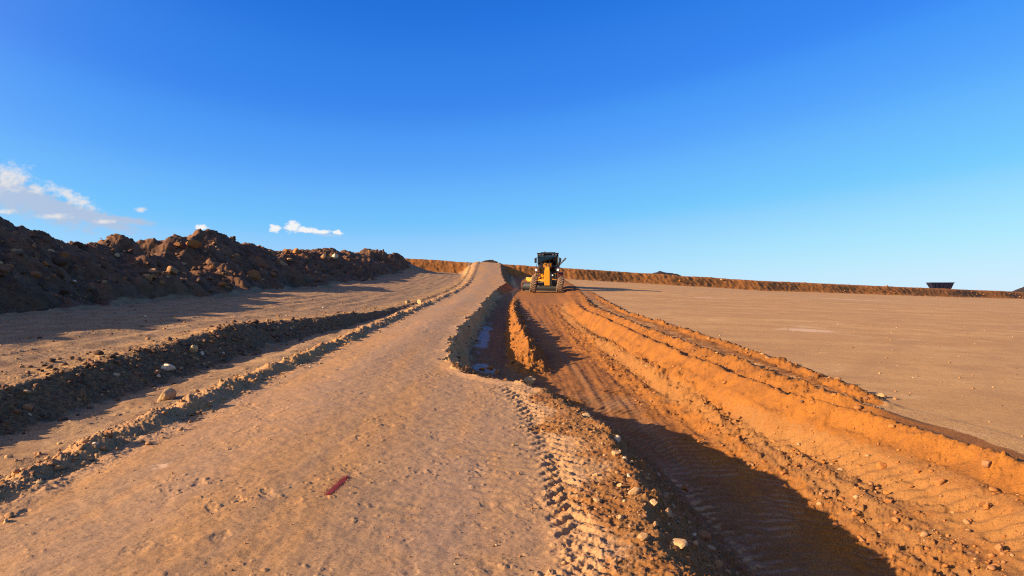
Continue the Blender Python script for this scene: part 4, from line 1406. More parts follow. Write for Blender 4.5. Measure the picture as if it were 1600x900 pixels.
# x, y, radius, tone, name, label, group
ROCKS = [
    (-4.23, 8.69, 0.141, 0.8, 'boulder', 'large rounded yellow boulder resting on the low earth ridge at the left road edge', None),
    (-5.26, 10.85, 0.093, 1.0, 'rock', 'bright white rock on the dark gravel bank just above the yellow boulder', None),
    (-5.2, 10.45, 0.042, 0.9, 'rock', 'small pale rock touching the left side of the white rock on the gravel bank', None),
    (-5.19, 8.53, 0.038, 0.62, 'rock', 'small pinkish rock alone on the dark gravel bank left of the yellow boulder', None),
    (-5.46, 9.83, 0.053, 0.88, 'rock', 'pale flat rock near the middle of the dark gravel bank', None),
    (-3.53, 6.24, 0.045, 0.5, 'rock', 'reddish brown rock on the road side of the ridge, below the yellow boulder', None),
    (-3.45, 6.01, 0.024, 0.52, 'rock', 'small orange rock lying on the bare road beside the ridge shadow', None),
    (-4.37, 6.19, 0.033, 0.75, 'rock', 'tan rock on the near end of the low ridge at the left picture edge', None),
    (-5.54, 12.38, 0.084, 0.85, 'rock', 'largest pale rock in the cluster high on the gravel bank', None),
    (-5.43, 12.43, 0.062, 0.95, 'rock', 'white rock at the right of the pale cluster high on the gravel bank', None),
    (-5.37, 12.01, 0.065, 0.7, 'rock', 'tan rock at the bottom of the pale cluster high on the gravel bank', None),
    (-5.22, 7.32, 0.036, 0.66, 'rock', 'pinkish rock low on the gravel bank at the left picture edge', None),
    (-4.51, 30.73, 0.111, 0.75, 'rock', 'tan rock on the verge beside the far left road edge', None),
    (-4.04, 30.92, 0.125, 0.82, 'rock', 'paler rock on the verge nearest the far left road edge', None),
    (0.38, 14.12, 0.108, 0.8, 'rock', 'pale rock perched on the road lip where the washed out bay begins', None),
    (0.82, 7.88, 0.039, 0.82, 'rock', 'small pale rock at the crumbling shoulder edge nearest the bay', None),
    (1.02, 6.93, 0.047, 0.92, 'rock', 'whitish flat rock on the shaded slope below the shoulder edge', None),
    (0.9, 6.15, 0.039, 0.75, 'rock', 'rounded tan rock on the shoulder edge just above the shade', None),
    (0.96, 6.07, 0.016, 1.0, 'stone', 'tiny bright white stone at the shade line of the shoulder', None),
    (0.88, 5.11, 0.044, 0.76, 'rock', 'blocky tan rock on the sunlit shoulder above two shaded rocks', None),
    (0.8, 5.27, 0.024, 0.72, 'stone', 'small tan stone on the sunlit shoulder left of the blocky rock', None),
    (0.91, 5.55, 0.02, 0.97, 'stone', 'small whitish stone on the shoulder between the two tan rocks', None),
    (0.99, 4.95, 0.031, 0.84, 'rock', 'pale egg shaped rock catching the sun at the shoulder shade line', None),
    (1.08, 4.94, 0.051, 0.66, 'rock', 'large round brown rock half shaded on the trench slope', None),
    (1.0, 4.28, 0.046, 0.78, 'rock', 'tall tilted tan rock on the trench slope, brightest near the frame bottom', None),
    (0.78, 4.23, 0.032, 0.68, 'rock', 'half buried brown rock at the lower shoulder edge', None),
    (1.6, 7.81, 0.032, 0.95, 'stone', 'small white stone in the shade of the trench slope', None),
    (1.84, 7.6, 0.048, 0.35, 'rock', 'dark rock in the shade at the foot of the trench slope', None),
    (1.42, 5.28, 0.052, 0.5, 'rock', 'wide brown rock in the shade on the lower trench slope', None),
    (1.15, 5.41, 0.027, 0.6, 'rock', 'brown stone in the shade above the large round rock', None),
    (1.84, 6.71, 0.033, 0.6, 'rock', 'small brown rock in the shade close to the tread prints', None),
    (1.31, 4.57, 0.033, 0.66, 'rock', 'brown rock in the shade at the bottom frame edge', None),
    (5.22, 10.07, 0.059, 0.66, 'rock', 'rounded tan rock alone on the flat pad beside the end of the clod line', None),
    (5.37, 9.96, 0.027, 0.6, 'stone', 'tiny stone on the flat pad right of the rounded tan rock', None),
    (3.84, 7.39, 0.05, 0.42, 'clod', 'upright orange clod on the sunlit lane slope', None),
    (3.96, 6.61, 0.048, 0.46, 'clod', 'orange clod with a notched top beside the tread prints', None),
    (4.31, 6.46, 0.044, 0.55, 'clod', 'flat brownish clod high on the lane near the right frame edge', None),
    (3.81, 6.82, 0.028, 0.44, 'clod', 'small orange clod left of the notched clod beside the tread prints', None),
    (3.5, 6.61, 0.039, 0.45, 'clod', 'orange clod in the rough band below the tread prints', None),
    (3.69, 5.4, 0.039, 0.5, 'clod', 'brown clod on the grey rut at the lower right', None),
    (3.03, 6.15, 0.028, 0.5, 'clod', 'small clod just beyond the trench shadow edge at the lower right', None),
    (4.0, 6.07, 0.033, 0.45, 'clod', 'left clod of the tight group of three near the right frame edge', None),
    (4.03, 6.01, 0.03, 0.48, 'clod', 'right clod of the tight group of three near the right frame edge', None),
    (3.97, 5.96, 0.032, 0.42, 'clod', 'lowest clod of the tight group of three near the right frame edge', None),
    (3.96, 6.95, 0.028, 0.4, 'clod', 'small round orange clod on the smooth part of the lane slope', None),
    (3.5, 7.99, 0.025, 0.4, 'clod', 'small orange clod in the rough band at mid lane', None),
    (-15.4, 34.33, 0.371, 0.36, 'boulder', 'large grey slab high on the dark spoil heap below the pointed knob', None),
    (-15.97, 33.9, 0.229, 0.3, 'boulder', 'dark boulder next to the grey slab on the spoil heap', None),
    (-14.99, 26.92, 0.109, 0.86, 'rock', 'small white rock standing out on the dark spoil heap', None),
    (-12.8, 25.06, 0.192, 0.62, 'boulder', 'sunlit tan boulder at the left of the pair low on the spoil heap', None),
    (-12.49, 26.21, 0.236, 0.6, 'boulder', 'wider sunlit tan boulder at the right of the pair low on the spoil heap', None),
    (-13.38, 26.39, 0.155, 0.6, 'rock', 'tan rock above the pair of sunlit boulders on the spoil heap', None),
    (-13.13, 36.08, 0.325, 0.33, 'boulder', 'big rounded brown boulder near the foot of the middle spoil heap', None),
    (-13.57, 42.08, 0.246, 0.66, 'boulder', 'lowest pale boulder of the heap cluster under the bush', None),
    (-13.81, 41.99, 0.17, 0.62, 'rock', 'small pale rock left in the heap cluster under the bush', None),
    (-16.19, 51.06, 0.299, 0.55, 'boulder', 'brown boulder in the middle of the heap cluster under the bush', None),
    (-15.69, 49.89, 0.225, 0.6, 'rock', 'tan rock right in the heap cluster under the bush', None),
    (-16.08, 52.96, 0.31, 0.5, 'boulder', 'topmost boulder of the heap cluster under the bush', None),
    (-15.45, 54.45, 0.343, 0.4, 'boulder', 'brown boulder on the right spoil heap beside the white rocks', None),
    (-14.94, 56.4, 0.279, 0.7, 'rock', 'pale rock left of the whitest rock on the right spoil heap', None),
    (-14.55, 56.48, 0.178, 0.66, 'rock', 'small tan rock between the two pale rocks on the right spoil heap', None),
    (-14.15, 56.7, 0.23, 0.95, 'rock', 'whitest rock on the right spoil heap', None),
    (0.72, 29.75, 0.107, 0.8, 'rock', 'small pale pink rock on the shaded side of the orange windrow', None),
    (0.47, 23.87, 0.075, 0.7, 'rock', 'small tan rock on the windrow just below the pale pink one', None),
    (-0.61, 14.99, 0.074, 0.45, 'clod', 'left clod of the heap at the mouth of the washed out bay', None),
    (-0.46, 15.39, 0.09, 0.45, 'clod', 'middle clod of the heap at the mouth of the washed out bay', None),
    (-0.31, 15.17, 0.075, 0.5, 'clod', 'right clod of the heap at the mouth of the washed out bay', None),
    (-13.91, 21.99, 0.139, 0.3, 'boulder', 'brown boulder on the leftmost part of the spoil heap slope', None),
    (-13.44, 20.42, 0.11, 0.45, 'boulder', 'tan boulder low on the leftmost part of the spoil heap slope', None),
    (-5.73, 7.22, 0.024, 0.18, 'stone', 'dull stone lodged in the shaded gravel bank left of the road', 'stones in the gravel bank'),
    (-5.28, 6.11, 0.055, 0.22, 'stone', 'dull stone lodged in the shaded gravel bank left of the road', 'stones in the gravel bank'),
    (-5.61, 10.15, 0.048, 0.24, 'stone', 'dull stone lodged in the shaded gravel bank left of the road', 'stones in the gravel bank'),
    (-5.77, 7.68, 0.059, 0.56, 'stone', 'dull stone lodged in the shaded gravel bank left of the road', 'stones in the gravel bank'),
    (-5.66, 5.41, 0.021, 0.67, 'stone', 'dull stone lodged in the shaded gravel bank left of the road', 'stones in the gravel bank'),
    (-5.01, 8.45, 0.042, 0.15, 'stone', 'dull stone lodged in the shaded gravel bank left of the road', 'stones in the gravel bank'),
    (-5.8, 6.72, 0.027, 0.57, 'stone', 'dull stone lodged in the shaded gravel bank left of the road', 'stones in the gravel bank'),
    (-5.89, 11.28, 0.044, 0.54, 'stone', 'dull stone lodged in the shaded gravel bank left of the road', 'stones in the gravel bank'),
    (-5.47, 10.4, 0.039, 0.16, 'stone', 'dull stone lodged in the shaded gravel bank left of the road', 'stones in the gravel bank'),
    (-5.14, 21.74, 0.023, 0.2, 'stone', 'dull stone lodged in the shaded gravel bank left of the road', 'stones in the gravel bank'),
    (-5.39, 5.29, 0.02, 0.56, 'stone', 'dull stone lodged in the shaded gravel bank left of the road', 'stones in the gravel bank'),
    (-5.1, 14.8, 0.043, 0.71, 'stone', 'dull stone lodged in the shaded gravel bank left of the road', 'stones in the gravel bank'),
    (-5.23, 14.13, 0.05, 0.18, 'stone', 'dull stone lodged in the shaded gravel bank left of the road', 'stones in the gravel bank'),
    (-4.86, 21.32, 0.02, 0.17, 'stone', 'dull stone lodged in the shaded gravel bank left of the road', 'stones in the gravel bank'),
    (-5.27, 11.06, 0.021, 0.68, 'stone', 'dull stone lodged in the shaded gravel bank left of the road', 'stones in the gravel bank'),
    (-5.21, 12.04, 0.043, 0.71, 'stone', 'dull stone lodged in the shaded gravel bank left of the road', 'stones in the gravel bank'),
    (-5.66, 13.56, 0.055, 0.21, 'stone', 'dull stone lodged in the shaded gravel bank left of the road', 'stones in the gravel bank'),
    (-5.23, 5.16, 0.024, 0.21, 'stone', 'dull stone lodged in the shaded gravel bank left of the road', 'stones in the gravel bank'),
    (-4.99, 11.79, 0.032, 0.68, 'stone', 'dull stone lodged in the shaded gravel bank left of the road', 'stones in the gravel bank'),
    (-5.34, 6.4, 0.054, 0.51, 'stone', 'dull stone lodged in the shaded gravel bank left of the road', 'stones in the gravel bank'),
    (-5.33, 14.24, 0.038, 0.67, 'stone', 'dull stone lodged in the shaded gravel bank left of the road', 'stones in the gravel bank'),
    (-5.61, 14.16, 0.031, 0.19, 'stone', 'dull stone lodged in the shaded gravel bank left of the road', 'stones in the gravel bank'),
    (-5.78, 11.28, 0.024, 0.22, 'stone', 'dull stone lodged in the shaded gravel bank left of the road', 'stones in the gravel bank'),
    (-5.33, 7.41, 0.045, 0.18, 'stone', 'dull stone lodged in the shaded gravel bank left of the road', 'stones in the gravel bank'),
    (-5.93, 16.51, 0.021, 0.52, 'stone', 'dull stone lodged in the shaded gravel bank left of the road', 'stones in the gravel bank'),
    (-5.54, 6.0, 0.036, 0.24, 'stone', 'dull stone lodged in the shaded gravel bank left of the road', 'stones in the gravel bank'),
    (-5.88, 7.76, 0.022, 0.18, 'stone', 'dull stone lodged in the shaded gravel bank left of the road', 'stones in the gravel bank'),
    (-5.9, 5.19, 0.03, 0.2, 'stone', 'dull stone lodged in the shaded gravel bank left of the road', 'stones in the gravel bank'),
    (-5.56, 14.33, 0.034, 0.25, 'stone', 'dull stone lodged in the shaded gravel bank left of the road', 'stones in the gravel bank'),
    (-5.05, 12.01, 0.03, 0.23, 'stone', 'dull stone lodged in the shaded gravel bank left of the road', 'stones in the gravel bank'),
    (-5.51, 16.97, 0.043, 0.58, 'stone', 'dull stone lodged in the shaded gravel bank left of the road', 'stones in the gravel bank'),
    (-5.85, 7.69, 0.023, 0.18, 'stone', 'dull stone lodged in the shaded gravel bank left of the road', 'stones in the gravel bank'),
    (-5.19, 9.13, 0.041, 0.7, 'stone', 'dull stone lodged in the shaded gravel bank left of the road', 'stones in the gravel bank'),
    (-5.47, 5.42, 0.02, 0.68, 'stone', 'dull stone lodged in the shaded gravel bank left of the road', 'stones in the gravel bank'),
    (-5.25, 12.44, 0.026, 0.18, 'stone', 'dull stone lodged in the shaded gravel bank left of the road', 'stones in the gravel bank'),
    (-5.6, 13.58, 0.046, 0.68, 'stone', 'dull stone lodged in the shaded gravel bank left of the road', 'stones in the gravel bank'),
    (-4.94, 5.47, 0.023, 0.23, 'stone', 'dull stone lodged in the shaded gravel bank left of the road', 'stones in the gravel bank'),
    (-6.18, 8.66, 0.023, 0.59, 'stone', 'dull stone lodged in the shaded gravel bank left of the road', 'stones in the gravel bank'),
    (-5.82, 16.9, 0.059, 0.65, 'stone', 'dull stone lodged in the shaded gravel bank left of the road', 'stones in the gravel bank'),
    (-4.98, 9.69, 0.029, 0.56, 'stone', 'dull stone lodged in the shaded gravel bank left of the road', 'stones in the gravel bank'),
    (-5.5, 11.17, 0.039, 0.55, 'stone', 'dull stone lodged in the shaded gravel bank left of the road', 'stones in the gravel bank'),
    (-5.03, 21.49, 0.055, 0.56, 'stone', 'dull stone lodged in the shaded gravel bank left of the road', 'stones in the gravel bank'),
    (-5.0, 16.78, 0.026, 0.17, 'stone', 'dull stone lodged in the shaded gravel bank left of the road', 'stones in the gravel bank'),
    (-5.24, 6.71, 0.026, 0.72, 'stone', 'dull stone lodged in the shaded gravel bank left of the road', 'stones in the gravel bank'),
    (-5.22, 5.84, 0.028, 0.66, 'stone', 'dull stone lodged in the shaded gravel bank left of the road', 'stones in the gravel bank'),
    (1.18, 3.82, 0.016, 0.57, 'stone', 'tan stone sitting in the crumbly shoulder beside the trench', 'stones on the right shoulder'),
    (1.73, 7.24, 0.02, 0.7, 'stone', 'tan stone sitting in the crumbly shoulder beside the trench', 'stones on the right shoulder'),
    (1.01, 9.04, 0.019, 0.57, 'stone', 'tan stone sitting in the crumbly shoulder beside the trench', 'stones on the right shoulder'),
    (1.42, 4.7, 0.03, 0.71, 'stone', 'tan stone sitting in the crumbly shoulder beside the trench', 'stones on the right shoulder'),
    (0.74, 6.84, 0.021, 0.65, 'stone', 'tan stone sitting in the crumbly shoulder beside the trench', 'stones on the right shoulder'),
    (0.59, 5.9, 0.026, 0.67, 'stone', 'tan stone sitting in the crumbly shoulder beside the trench', 'stones on the right shoulder'),
    (1.04, 10.6, 0.017, 0.52, 'stone', 'tan stone sitting in the crumbly shoulder beside the trench', 'stones on the right shoulder'),
    (1.51, 4.74, 0.015, 0.69, 'stone', 'tan stone sitting in the crumbly shoulder beside the trench', 'stones on the right shoulder'),
    (1.81, 5.46, 0.019, 0.64, 'stone', 'tan stone sitting in the crumbly shoulder beside the trench', 'stones on the right shoulder'),
    (1.32, 4.29, 0.021, 0.74, 'stone', 'tan stone sitting in the crumbly shoulder beside the trench', 'stones on the right shoulder'),
    (0.59, 9.72, 0.016, 0.5, 'stone', 'tan stone sitting in the crumbly shoulder beside the trench', 'stones on the right shoulder'),
    (1.57, 4.83, 0.017, 0.71, 'stone', 'tan stone sitting in the crumbly shoulder beside the trench', 'stones on the right shoulder'),
    (1.39, 9.3, 0.031, 0.72, 'stone', 'tan stone sitting in the crumbly shoulder beside the trench', 'stones on the right shoulder'),
    (0.64, 7.58, 0.018, 0.63, 'stone', 'tan stone sitting in the crumbly shoulder beside the trench', 'stones on the right shoulder'),
    (1.28, 7.72, 0.017, 0.73, 'stone', 'tan stone sitting in the crumbly shoulder beside the trench', 'stones on the right shoulder'),
    (1.69, 5.69, 0.02, 0.74, 'stone', 'tan stone sitting in the crumbly shoulder beside the trench', 'stones on the right shoulder'),
    (1.23, 10.15, 0.015, 0.65, 'stone', 'tan stone sitting in the crumbly shoulder beside the trench', 'stones on the right shoulder'),
    (1.22, 7.46, 0.022, 0.7, 'stone', 'tan stone sitting in the crumbly shoulder beside the trench', 'stones on the right shoulder'),
    (1.31, 5.27, 0.015, 0.74, 'stone', 'tan stone sitting in the crumbly shoulder beside the trench', 'stones on the right shoulder'),
    (1.13, 7.89, 0.019, 0.69, 'stone', 'tan stone sitting in the crumbly shoulder beside the trench', 'stones on the right shoulder'),
    (0.57, 3.95, 0.024, 0.69, 'stone', 'tan stone sitting in the crumbly shoulder beside the trench', 'stones on the right shoulder'),
    (1.83, 5.33, 0.015, 0.68, 'stone', 'tan stone sitting in the crumbly shoulder beside the trench', 'stones on the right shoulder'),
    (0.74, 4.46, 0.019, 0.66, 'stone', 'tan stone sitting in the crumbly shoulder beside the trench', 'stones on the right shoulder'),
    (1.07, 3.8, 0.024, 0.69, 'stone', 'tan stone sitting in the crumbly shoulder beside the trench', 'stones on the right shoulder'),
    (1.64, 5.63, 0.025, 0.54, 'stone', 'tan stone sitting in the crumbly shoulder beside the trench', 'stones on the right shoulder'),
    (1.7, 5.2, 0.031, 0.53, 'stone', 'tan stone sitting in the crumbly shoulder beside the trench', 'stones on the right shoulder'),
    (1.66, 5.97, 0.015, 0.55, 'stone', 'tan stone sitting in the crumbly shoulder beside the trench', 'stones on the right shoulder'),
    (0.98, 10.24, 0.025, 0.71, 'stone', 'tan stone sitting in the crumbly shoulder beside the trench', 'stones on the right shoulder'),
    (0.91, 4.5, 0.028, 0.65, 'stone', 'tan stone sitting in the crumbly shoulder beside the trench', 'stones on the right shoulder'),
    (1.02, 4.04, 0.027, 0.5, 'stone', 'tan stone sitting in the crumbly shoulder beside the trench', 'stones on the right shoulder'),
    (0.13, 10.22, 0.02, 0.71, 'stone', 'tan stone sitting in the crumbly shoulder beside the trench', 'stones on the right shoulder'),
    (1.14, 9.35, 0.031, 0.65, 'stone', 'tan stone sitting in the crumbly shoulder beside the trench', 'stones on the right shoulder'),
    (1.35, 6.02, 0.022, 0.7, 'stone', 'tan stone sitting in the crumbly shoulder beside the trench', 'stones on the right shoulder'),
    (1.75, 5.82, 0.015, 0.66, 'stone', 'tan stone sitting in the crumbly shoulder beside the trench', 'stones on the right shoulder'),
    (0.91, 4.52, 0.028, 0.68, 'stone', 'tan stone sitting in the crumbly shoulder beside the trench', 'stones on the right shoulder'),
    (0.83, 6.75, 0.017, 0.66, 'stone', 'tan stone sitting in the crumbly shoulder beside the trench', 'stones on the right shoulder'),
    (0.65, 5.59, 0.031, 0.7, 'stone', 'tan stone sitting in the crumbly shoulder beside the trench', 'stones on the right shoulder'),
    (1.33, 6.06, 0.017, 0.69, 'stone', 'tan stone sitting in the crumbly shoulder beside the trench', 'stones on the right shoulder'),
    (1.29, 5.46, 0.019, 0.69, 'stone', 'tan stone sitting in the crumbly shoulder beside the trench', 'stones on the right shoulder'),
    (1.45, 5.45, 0.02, 0.74, 'stone', 'tan stone sitting in the crumbly shoulder beside the trench', 'stones on the right shoulder'),
    (1.1, 7.63, 0.017, 0.67, 'stone', 'tan stone sitting in the crumbly shoulder beside the trench', 'stones on the right shoulder'),
    (1.42, 9.31, 0.022, 0.65, 'stone', 'tan stone sitting in the crumbly shoulder beside the trench', 'stones on the right shoulder'),
    (1.77, 4.38, 0.017, 0.67, 'stone', 'tan stone sitting in the crumbly shoulder beside the trench', 'stones on the right shoulder'),
    (1.39, 7.2, 0.024, 0.68, 'stone', 'tan stone sitting in the crumbly shoulder beside the trench', 'stones on the right shoulder'),
    (1.24, 5.06, 0.02, 0.68, 'stone', 'tan stone sitting in the crumbly shoulder beside the trench', 'stones on the right shoulder'),
    (4.01, 7.79, 0.02, 0.42, 'clod', 'orange clod lying in the sunlit trench lane', 'clods in the trench lane'),
    (3.57, 5.84, 0.024, 0.48, 'clod', 'orange clod lying in the sunlit trench lane', 'clods in the trench lane'),
    (3.38, 6.99, 0.027, 0.52, 'clod', 'orange clod lying in the sunlit trench lane', 'clods in the trench lane'),
    (3.17, 10.44, 0.042, 0.54, 'clod', 'orange clod lying in the sunlit trench lane', 'clods in the trench lane'),
    (3.4, 5.93, 0.028, 0.36, 'clod', 'orange clod lying in the sunlit trench lane', 'clods in the trench lane'),
    (3.26, 10.14, 0.043, 0.53, 'clod', 'orange clod lying in the sunlit trench lane', 'clods in the trench lane'),
    (3.18, 6.75, 0.027, 0.49, 'clod', 'orange clod lying in the sunlit trench lane', 'clods in the trench lane'),
    (3.05, 7.16, 0.02, 0.43, 'clod', 'orange clod lying in the sunlit trench lane', 'clods in the trench lane'),
    (3.25, 11.49, 0.024, 0.42, 'clod', 'orange clod lying in the sunlit trench lane', 'clods in the trench lane'),
    (3.69, 7.57, 0.033, 0.42, 'clod', 'orange clod lying in the sunlit trench lane', 'clods in the trench lane'),
    (2.95, 14.56, 0.034, 0.5, 'clod', 'orange clod lying in the sunlit trench lane', 'clods in the trench lane'),
    (3.29, 6.24, 0.029, 0.46, 'clod', 'orange clod lying in the sunlit trench lane', 'clods in the trench lane'),
    (3.59, 6.84, 0.038, 0.39, 'clod', 'orange clod lying in the sunlit trench lane', 'clods in the trench lane'),
    (3.24, 8.11, 0.021, 0.41, 'clod', 'orange clod lying in the sunlit trench lane', 'clods in the trench lane'),
    (3.0, 11.09, 0.027, 0.4, 'clod', 'orange clod lying in the sunlit trench lane', 'clods in the trench lane'),
    (3.38, 6.96, 0.022, 0.41, 'clod', 'orange clod lying in the sunlit trench lane', 'clods in the trench lane'),
    (3.36, 6.26, 0.043, 0.49, 'clod', 'orange clod lying in the sunlit trench lane', 'clods in the trench lane'),
    (4.05, 7.47, 0.023, 0.41, 'clod', 'orange clod lying in the sunlit trench lane', 'clods in the trench lane'),
    (3.28, 6.85, 0.025, 0.45, 'clod', 'orange clod lying in the sunlit trench lane', 'clods in the trench lane'),
    (3.18, 10.8, 0.02, 0.38, 'clod', 'orange clod lying in the sunlit trench lane', 'clods in the trench lane'),
    (3.44, 6.39, 0.026, 0.53, 'clod', 'orange clod lying in the sunlit trench lane', 'clods in the trench lane'),
    (3.25, 11.9, 0.022, 0.37, 'clod', 'orange clod lying in the sunlit trench lane', 'clods in the trench lane'),
    (2.94, 9.96, 0.04, 0.45, 'clod', 'orange clod lying in the sunlit trench lane', 'clods in the trench lane'),
    (3.08, 8.21, 0.023, 0.46, 'clod', 'orange clod lying in the sunlit trench lane', 'clods in the trench lane'),
    (3.19, 9.67, 0.02, 0.44, 'clod', 'orange clod lying in the sunlit trench lane', 'clods in the trench lane'),
    (3.16, 6.56, 0.031, 0.41, 'clod', 'orange clod lying in the sunlit trench lane', 'clods in the trench lane'),
    (3.17, 6.45, 0.034, 0.4, 'clod', 'orange clod lying in the sunlit trench lane', 'clods in the trench lane'),
    (3.04, 6.23, 0.025, 0.38, 'clod', 'orange clod lying in the sunlit trench lane', 'clods in the trench lane'),
    (3.08, 9.4, 0.021, 0.41, 'clod', 'orange clod lying in the sunlit trench lane', 'clods in the trench lane'),
    (3.06, 5.75, 0.022, 0.39, 'clod', 'orange clod lying in the sunlit trench lane', 'clods in the trench lane'),
    (-13.72, 47.4, 0.107, 0.2, 'boulder', 'brown boulder embedded in the shaded spoil heap slope', 'boulders in the spoil heaps'),
    (-14.3, 74.12, 0.107, 0.15, 'boulder', 'brown boulder embedded in the shaded spoil heap slope', 'boulders in the spoil heaps'),
    (-14.07, 54.45, 0.113, 0.24, 'boulder', 'brown boulder embedded in the shaded spoil heap slope', 'boulders in the spoil heaps'),
    (-12.54, 30.23, 0.138, 0.12, 'boulder', 'brown boulder embedded in the shaded spoil heap slope', 'boulders in the spoil heaps'),
    (-14.06, 20.92, 0.137, 0.2, 'boulder', 'brown boulder embedded in the shaded spoil heap slope', 'boulders in the spoil heaps'),
    (-14.6, 34.43, 0.151, 0.16, 'boulder', 'brown boulder embedded in the shaded spoil heap slope', 'boulders in the spoil heaps'),
    (-15.19, 35.68, 0.144, 0.18, 'boulder', 'brown boulder embedded in the shaded spoil heap slope', 'boulders in the spoil heaps'),
    (-15.46, 15.42, 0.12, 0.06, 'boulder', 'brown boulder embedded in the shaded spoil heap slope', 'boulders in the spoil heaps'),
    (-14.67, 25.88, 0.114, 0.13, 'boulder', 'brown boulder embedded in the shaded spoil heap slope', 'boulders in the spoil heaps'),
    (-15.14, 74.72, 0.139, 0.17, 'boulder', 'brown boulder embedded in the shaded spoil heap slope', 'boulders in the spoil heaps'),
    (-11.49, 27.05, 0.161, 0.17, 'boulder', 'brown boulder embedded in the shaded spoil heap slope', 'boulders in the spoil heaps'),
    (-14.53, 22.01, 0.201, 0.18, 'boulder', 'brown boulder embedded in the shaded spoil heap slope', 'boulders in the spoil heaps'),
    (-13.79, 60.26, 0.24, 0.24, 'boulder', 'brown boulder embedded in the shaded spoil heap slope', 'boulders in the spoil heaps'),
    (-12.41, 75.32, 0.232, 0.08, 'boulder', 'brown boulder embedded in the shaded spoil heap slope', 'boulders in the spoil heaps'),
    (-13.16, 56.12, 0.126, 0.02, 'boulder', 'brown boulder embedded in the shaded spoil heap slope', 'boulders in the spoil heaps'),
    (-14.57, 44.84, 0.222, 0.03, 'boulder', 'brown boulder embedded in the shaded spoil heap slope', 'boulders in the spoil heaps'),
    (-15.41, 18.41, 0.124, 0.24, 'boulder', 'brown boulder embedded in the shaded spoil heap slope', 'boulders in the spoil heaps'),
    (-11.65, 79.22, 0.111, 0.07, 'boulder', 'brown boulder embedded in the shaded spoil heap slope', 'boulders in the spoil heaps'),
    (-13.01, 29.35, 0.106, 0.09, 'boulder', 'brown boulder embedded in the shaded spoil heap slope', 'boulders in the spoil heaps'),
    (-14.45, 56.34, 0.138, 0.2, 'boulder', 'brown boulder embedded in the shaded spoil heap slope', 'boulders in the spoil heaps'),
    (-12.51, 40.76, 0.116, 0.18, 'boulder', 'brown boulder embedded in the shaded spoil heap slope', 'boulders in the spoil heaps'),
    (-14.76, 29.96, 0.135, 0.15, 'boulder', 'brown boulder embedded in the shaded spoil heap slope', 'boulders in the spoil heaps'),
    (-13.01, 20.38, 0.172, 0.17, 'boulder', 'brown boulder embedded in the shaded spoil heap slope', 'boulders in the spoil heaps'),
    (-11.73, 58.6, 0.139, 0.12, 'boulder', 'brown boulder embedded in the shaded spoil heap slope', 'boulders in the spoil heaps'),
    (-14.0, 60.58, 0.108, 0.06, 'boulder', 'brown boulder embedded in the shaded spoil heap slope', 'boulders in the spoil heaps'),
    (-15.4, 50.19, 0.121, 0.19, 'boulder', 'brown boulder embedded in the shaded spoil heap slope', 'boulders in the spoil heaps'),
    (-11.96, 27.21, 0.169, 0.16, 'boulder', 'brown boulder embedded in the shaded spoil heap slope', 'boulders in the spoil heaps'),
    (-12.35, 57.22, 0.156, 0.19, 'boulder', 'brown boulder embedded in the shaded spoil heap slope', 'boulders in the spoil heaps'),
    (-12.66, 43.03, 0.218, 0.22, 'boulder', 'brown boulder embedded in the shaded spoil heap slope', 'boulders in the spoil heaps'),
    (-13.57, 35.95, 0.105, 0.2, 'boulder', 'brown boulder embedded in the shaded spoil heap slope', 'boulders in the spoil heaps'),
    (-11.89, 44.06, 0.145, 0.15, 'boulder', 'brown boulder embedded in the shaded spoil heap slope', 'boulders in the spoil heaps'),
    (-14.01, 34.52, 0.107, 0.01, 'boulder', 'brown boulder embedded in the shaded spoil heap slope', 'boulders in the spoil heaps'),
    (-13.04, 17.19, 0.215, 0.08, 'boulder', 'brown boulder embedded in the shaded spoil heap slope', 'boulders in the spoil heaps'),
    (-14.52, 55.71, 0.112, 0.12, 'boulder', 'brown boulder embedded in the shaded spoil heap slope', 'boulders in the spoil heaps'),
    (-13.86, 52.12, 0.168, 0.04, 'boulder', 'brown boulder embedded in the shaded spoil heap slope', 'boulders in the spoil heaps'),
    (-12.82, 32.89, 0.165, 0.1, 'boulder', 'brown boulder embedded in the shaded spoil heap slope', 'boulders in the spoil heaps'),
    (-13.15, 18.44, 0.236, 0.24, 'boulder', 'brown boulder embedded in the shaded spoil heap slope', 'boulders in the spoil heaps'),
    (-12.35, 19.54, 0.175, 0.0, 'boulder', 'brown boulder embedded in the shaded spoil heap slope', 'boulders in the spoil heaps'),
    (-13.15, 21.59, 0.168, 0.2, 'boulder', 'brown boulder embedded in the shaded spoil heap slope', 'boulders in the spoil heaps'),
    (-13.81, 53.5, 0.123, 0.17, 'boulder', 'brown boulder embedded in the shaded spoil heap slope', 'boulders in the spoil heaps'),
    (-15.23, 19.72, 0.101, 0.04, 'boulder', 'brown boulder embedded in the shaded spoil heap slope', 'boulders in the spoil heaps'),
    (-11.83, 55.82, 0.129, 0.2, 'boulder', 'brown boulder embedded in the shaded spoil heap slope', 'boulders in the spoil heaps'),
    (-12.56, 64.03, 0.199, 0.09, 'boulder', 'brown boulder embedded in the shaded spoil heap slope', 'boulders in the spoil heaps'),
    (-14.48, 69.9, 0.101, 0.24, 'boulder', 'brown boulder embedded in the shaded spoil heap slope', 'boulders in the spoil heaps'),
    (-15.12, 28.12, 0.159, 0.03, 'boulder', 'brown boulder embedded in the shaded spoil heap slope', 'boulders in the spoil heaps'),
    (-3.68, 8.67, 0.037, 0.53, 'stone', 'tan stone on the low earth ridge along the left road edge', 'stones on the left ridge'),
    (-3.73, 5.37, 0.045, 0.62, 'stone', 'tan stone on the low earth ridge along the left road edge', 'stones on the left ridge'),
    (-3.72, 15.34, 0.044, 0.66, 'stone', 'tan stone on the low earth ridge along the left road edge', 'stones on the left ridge'),
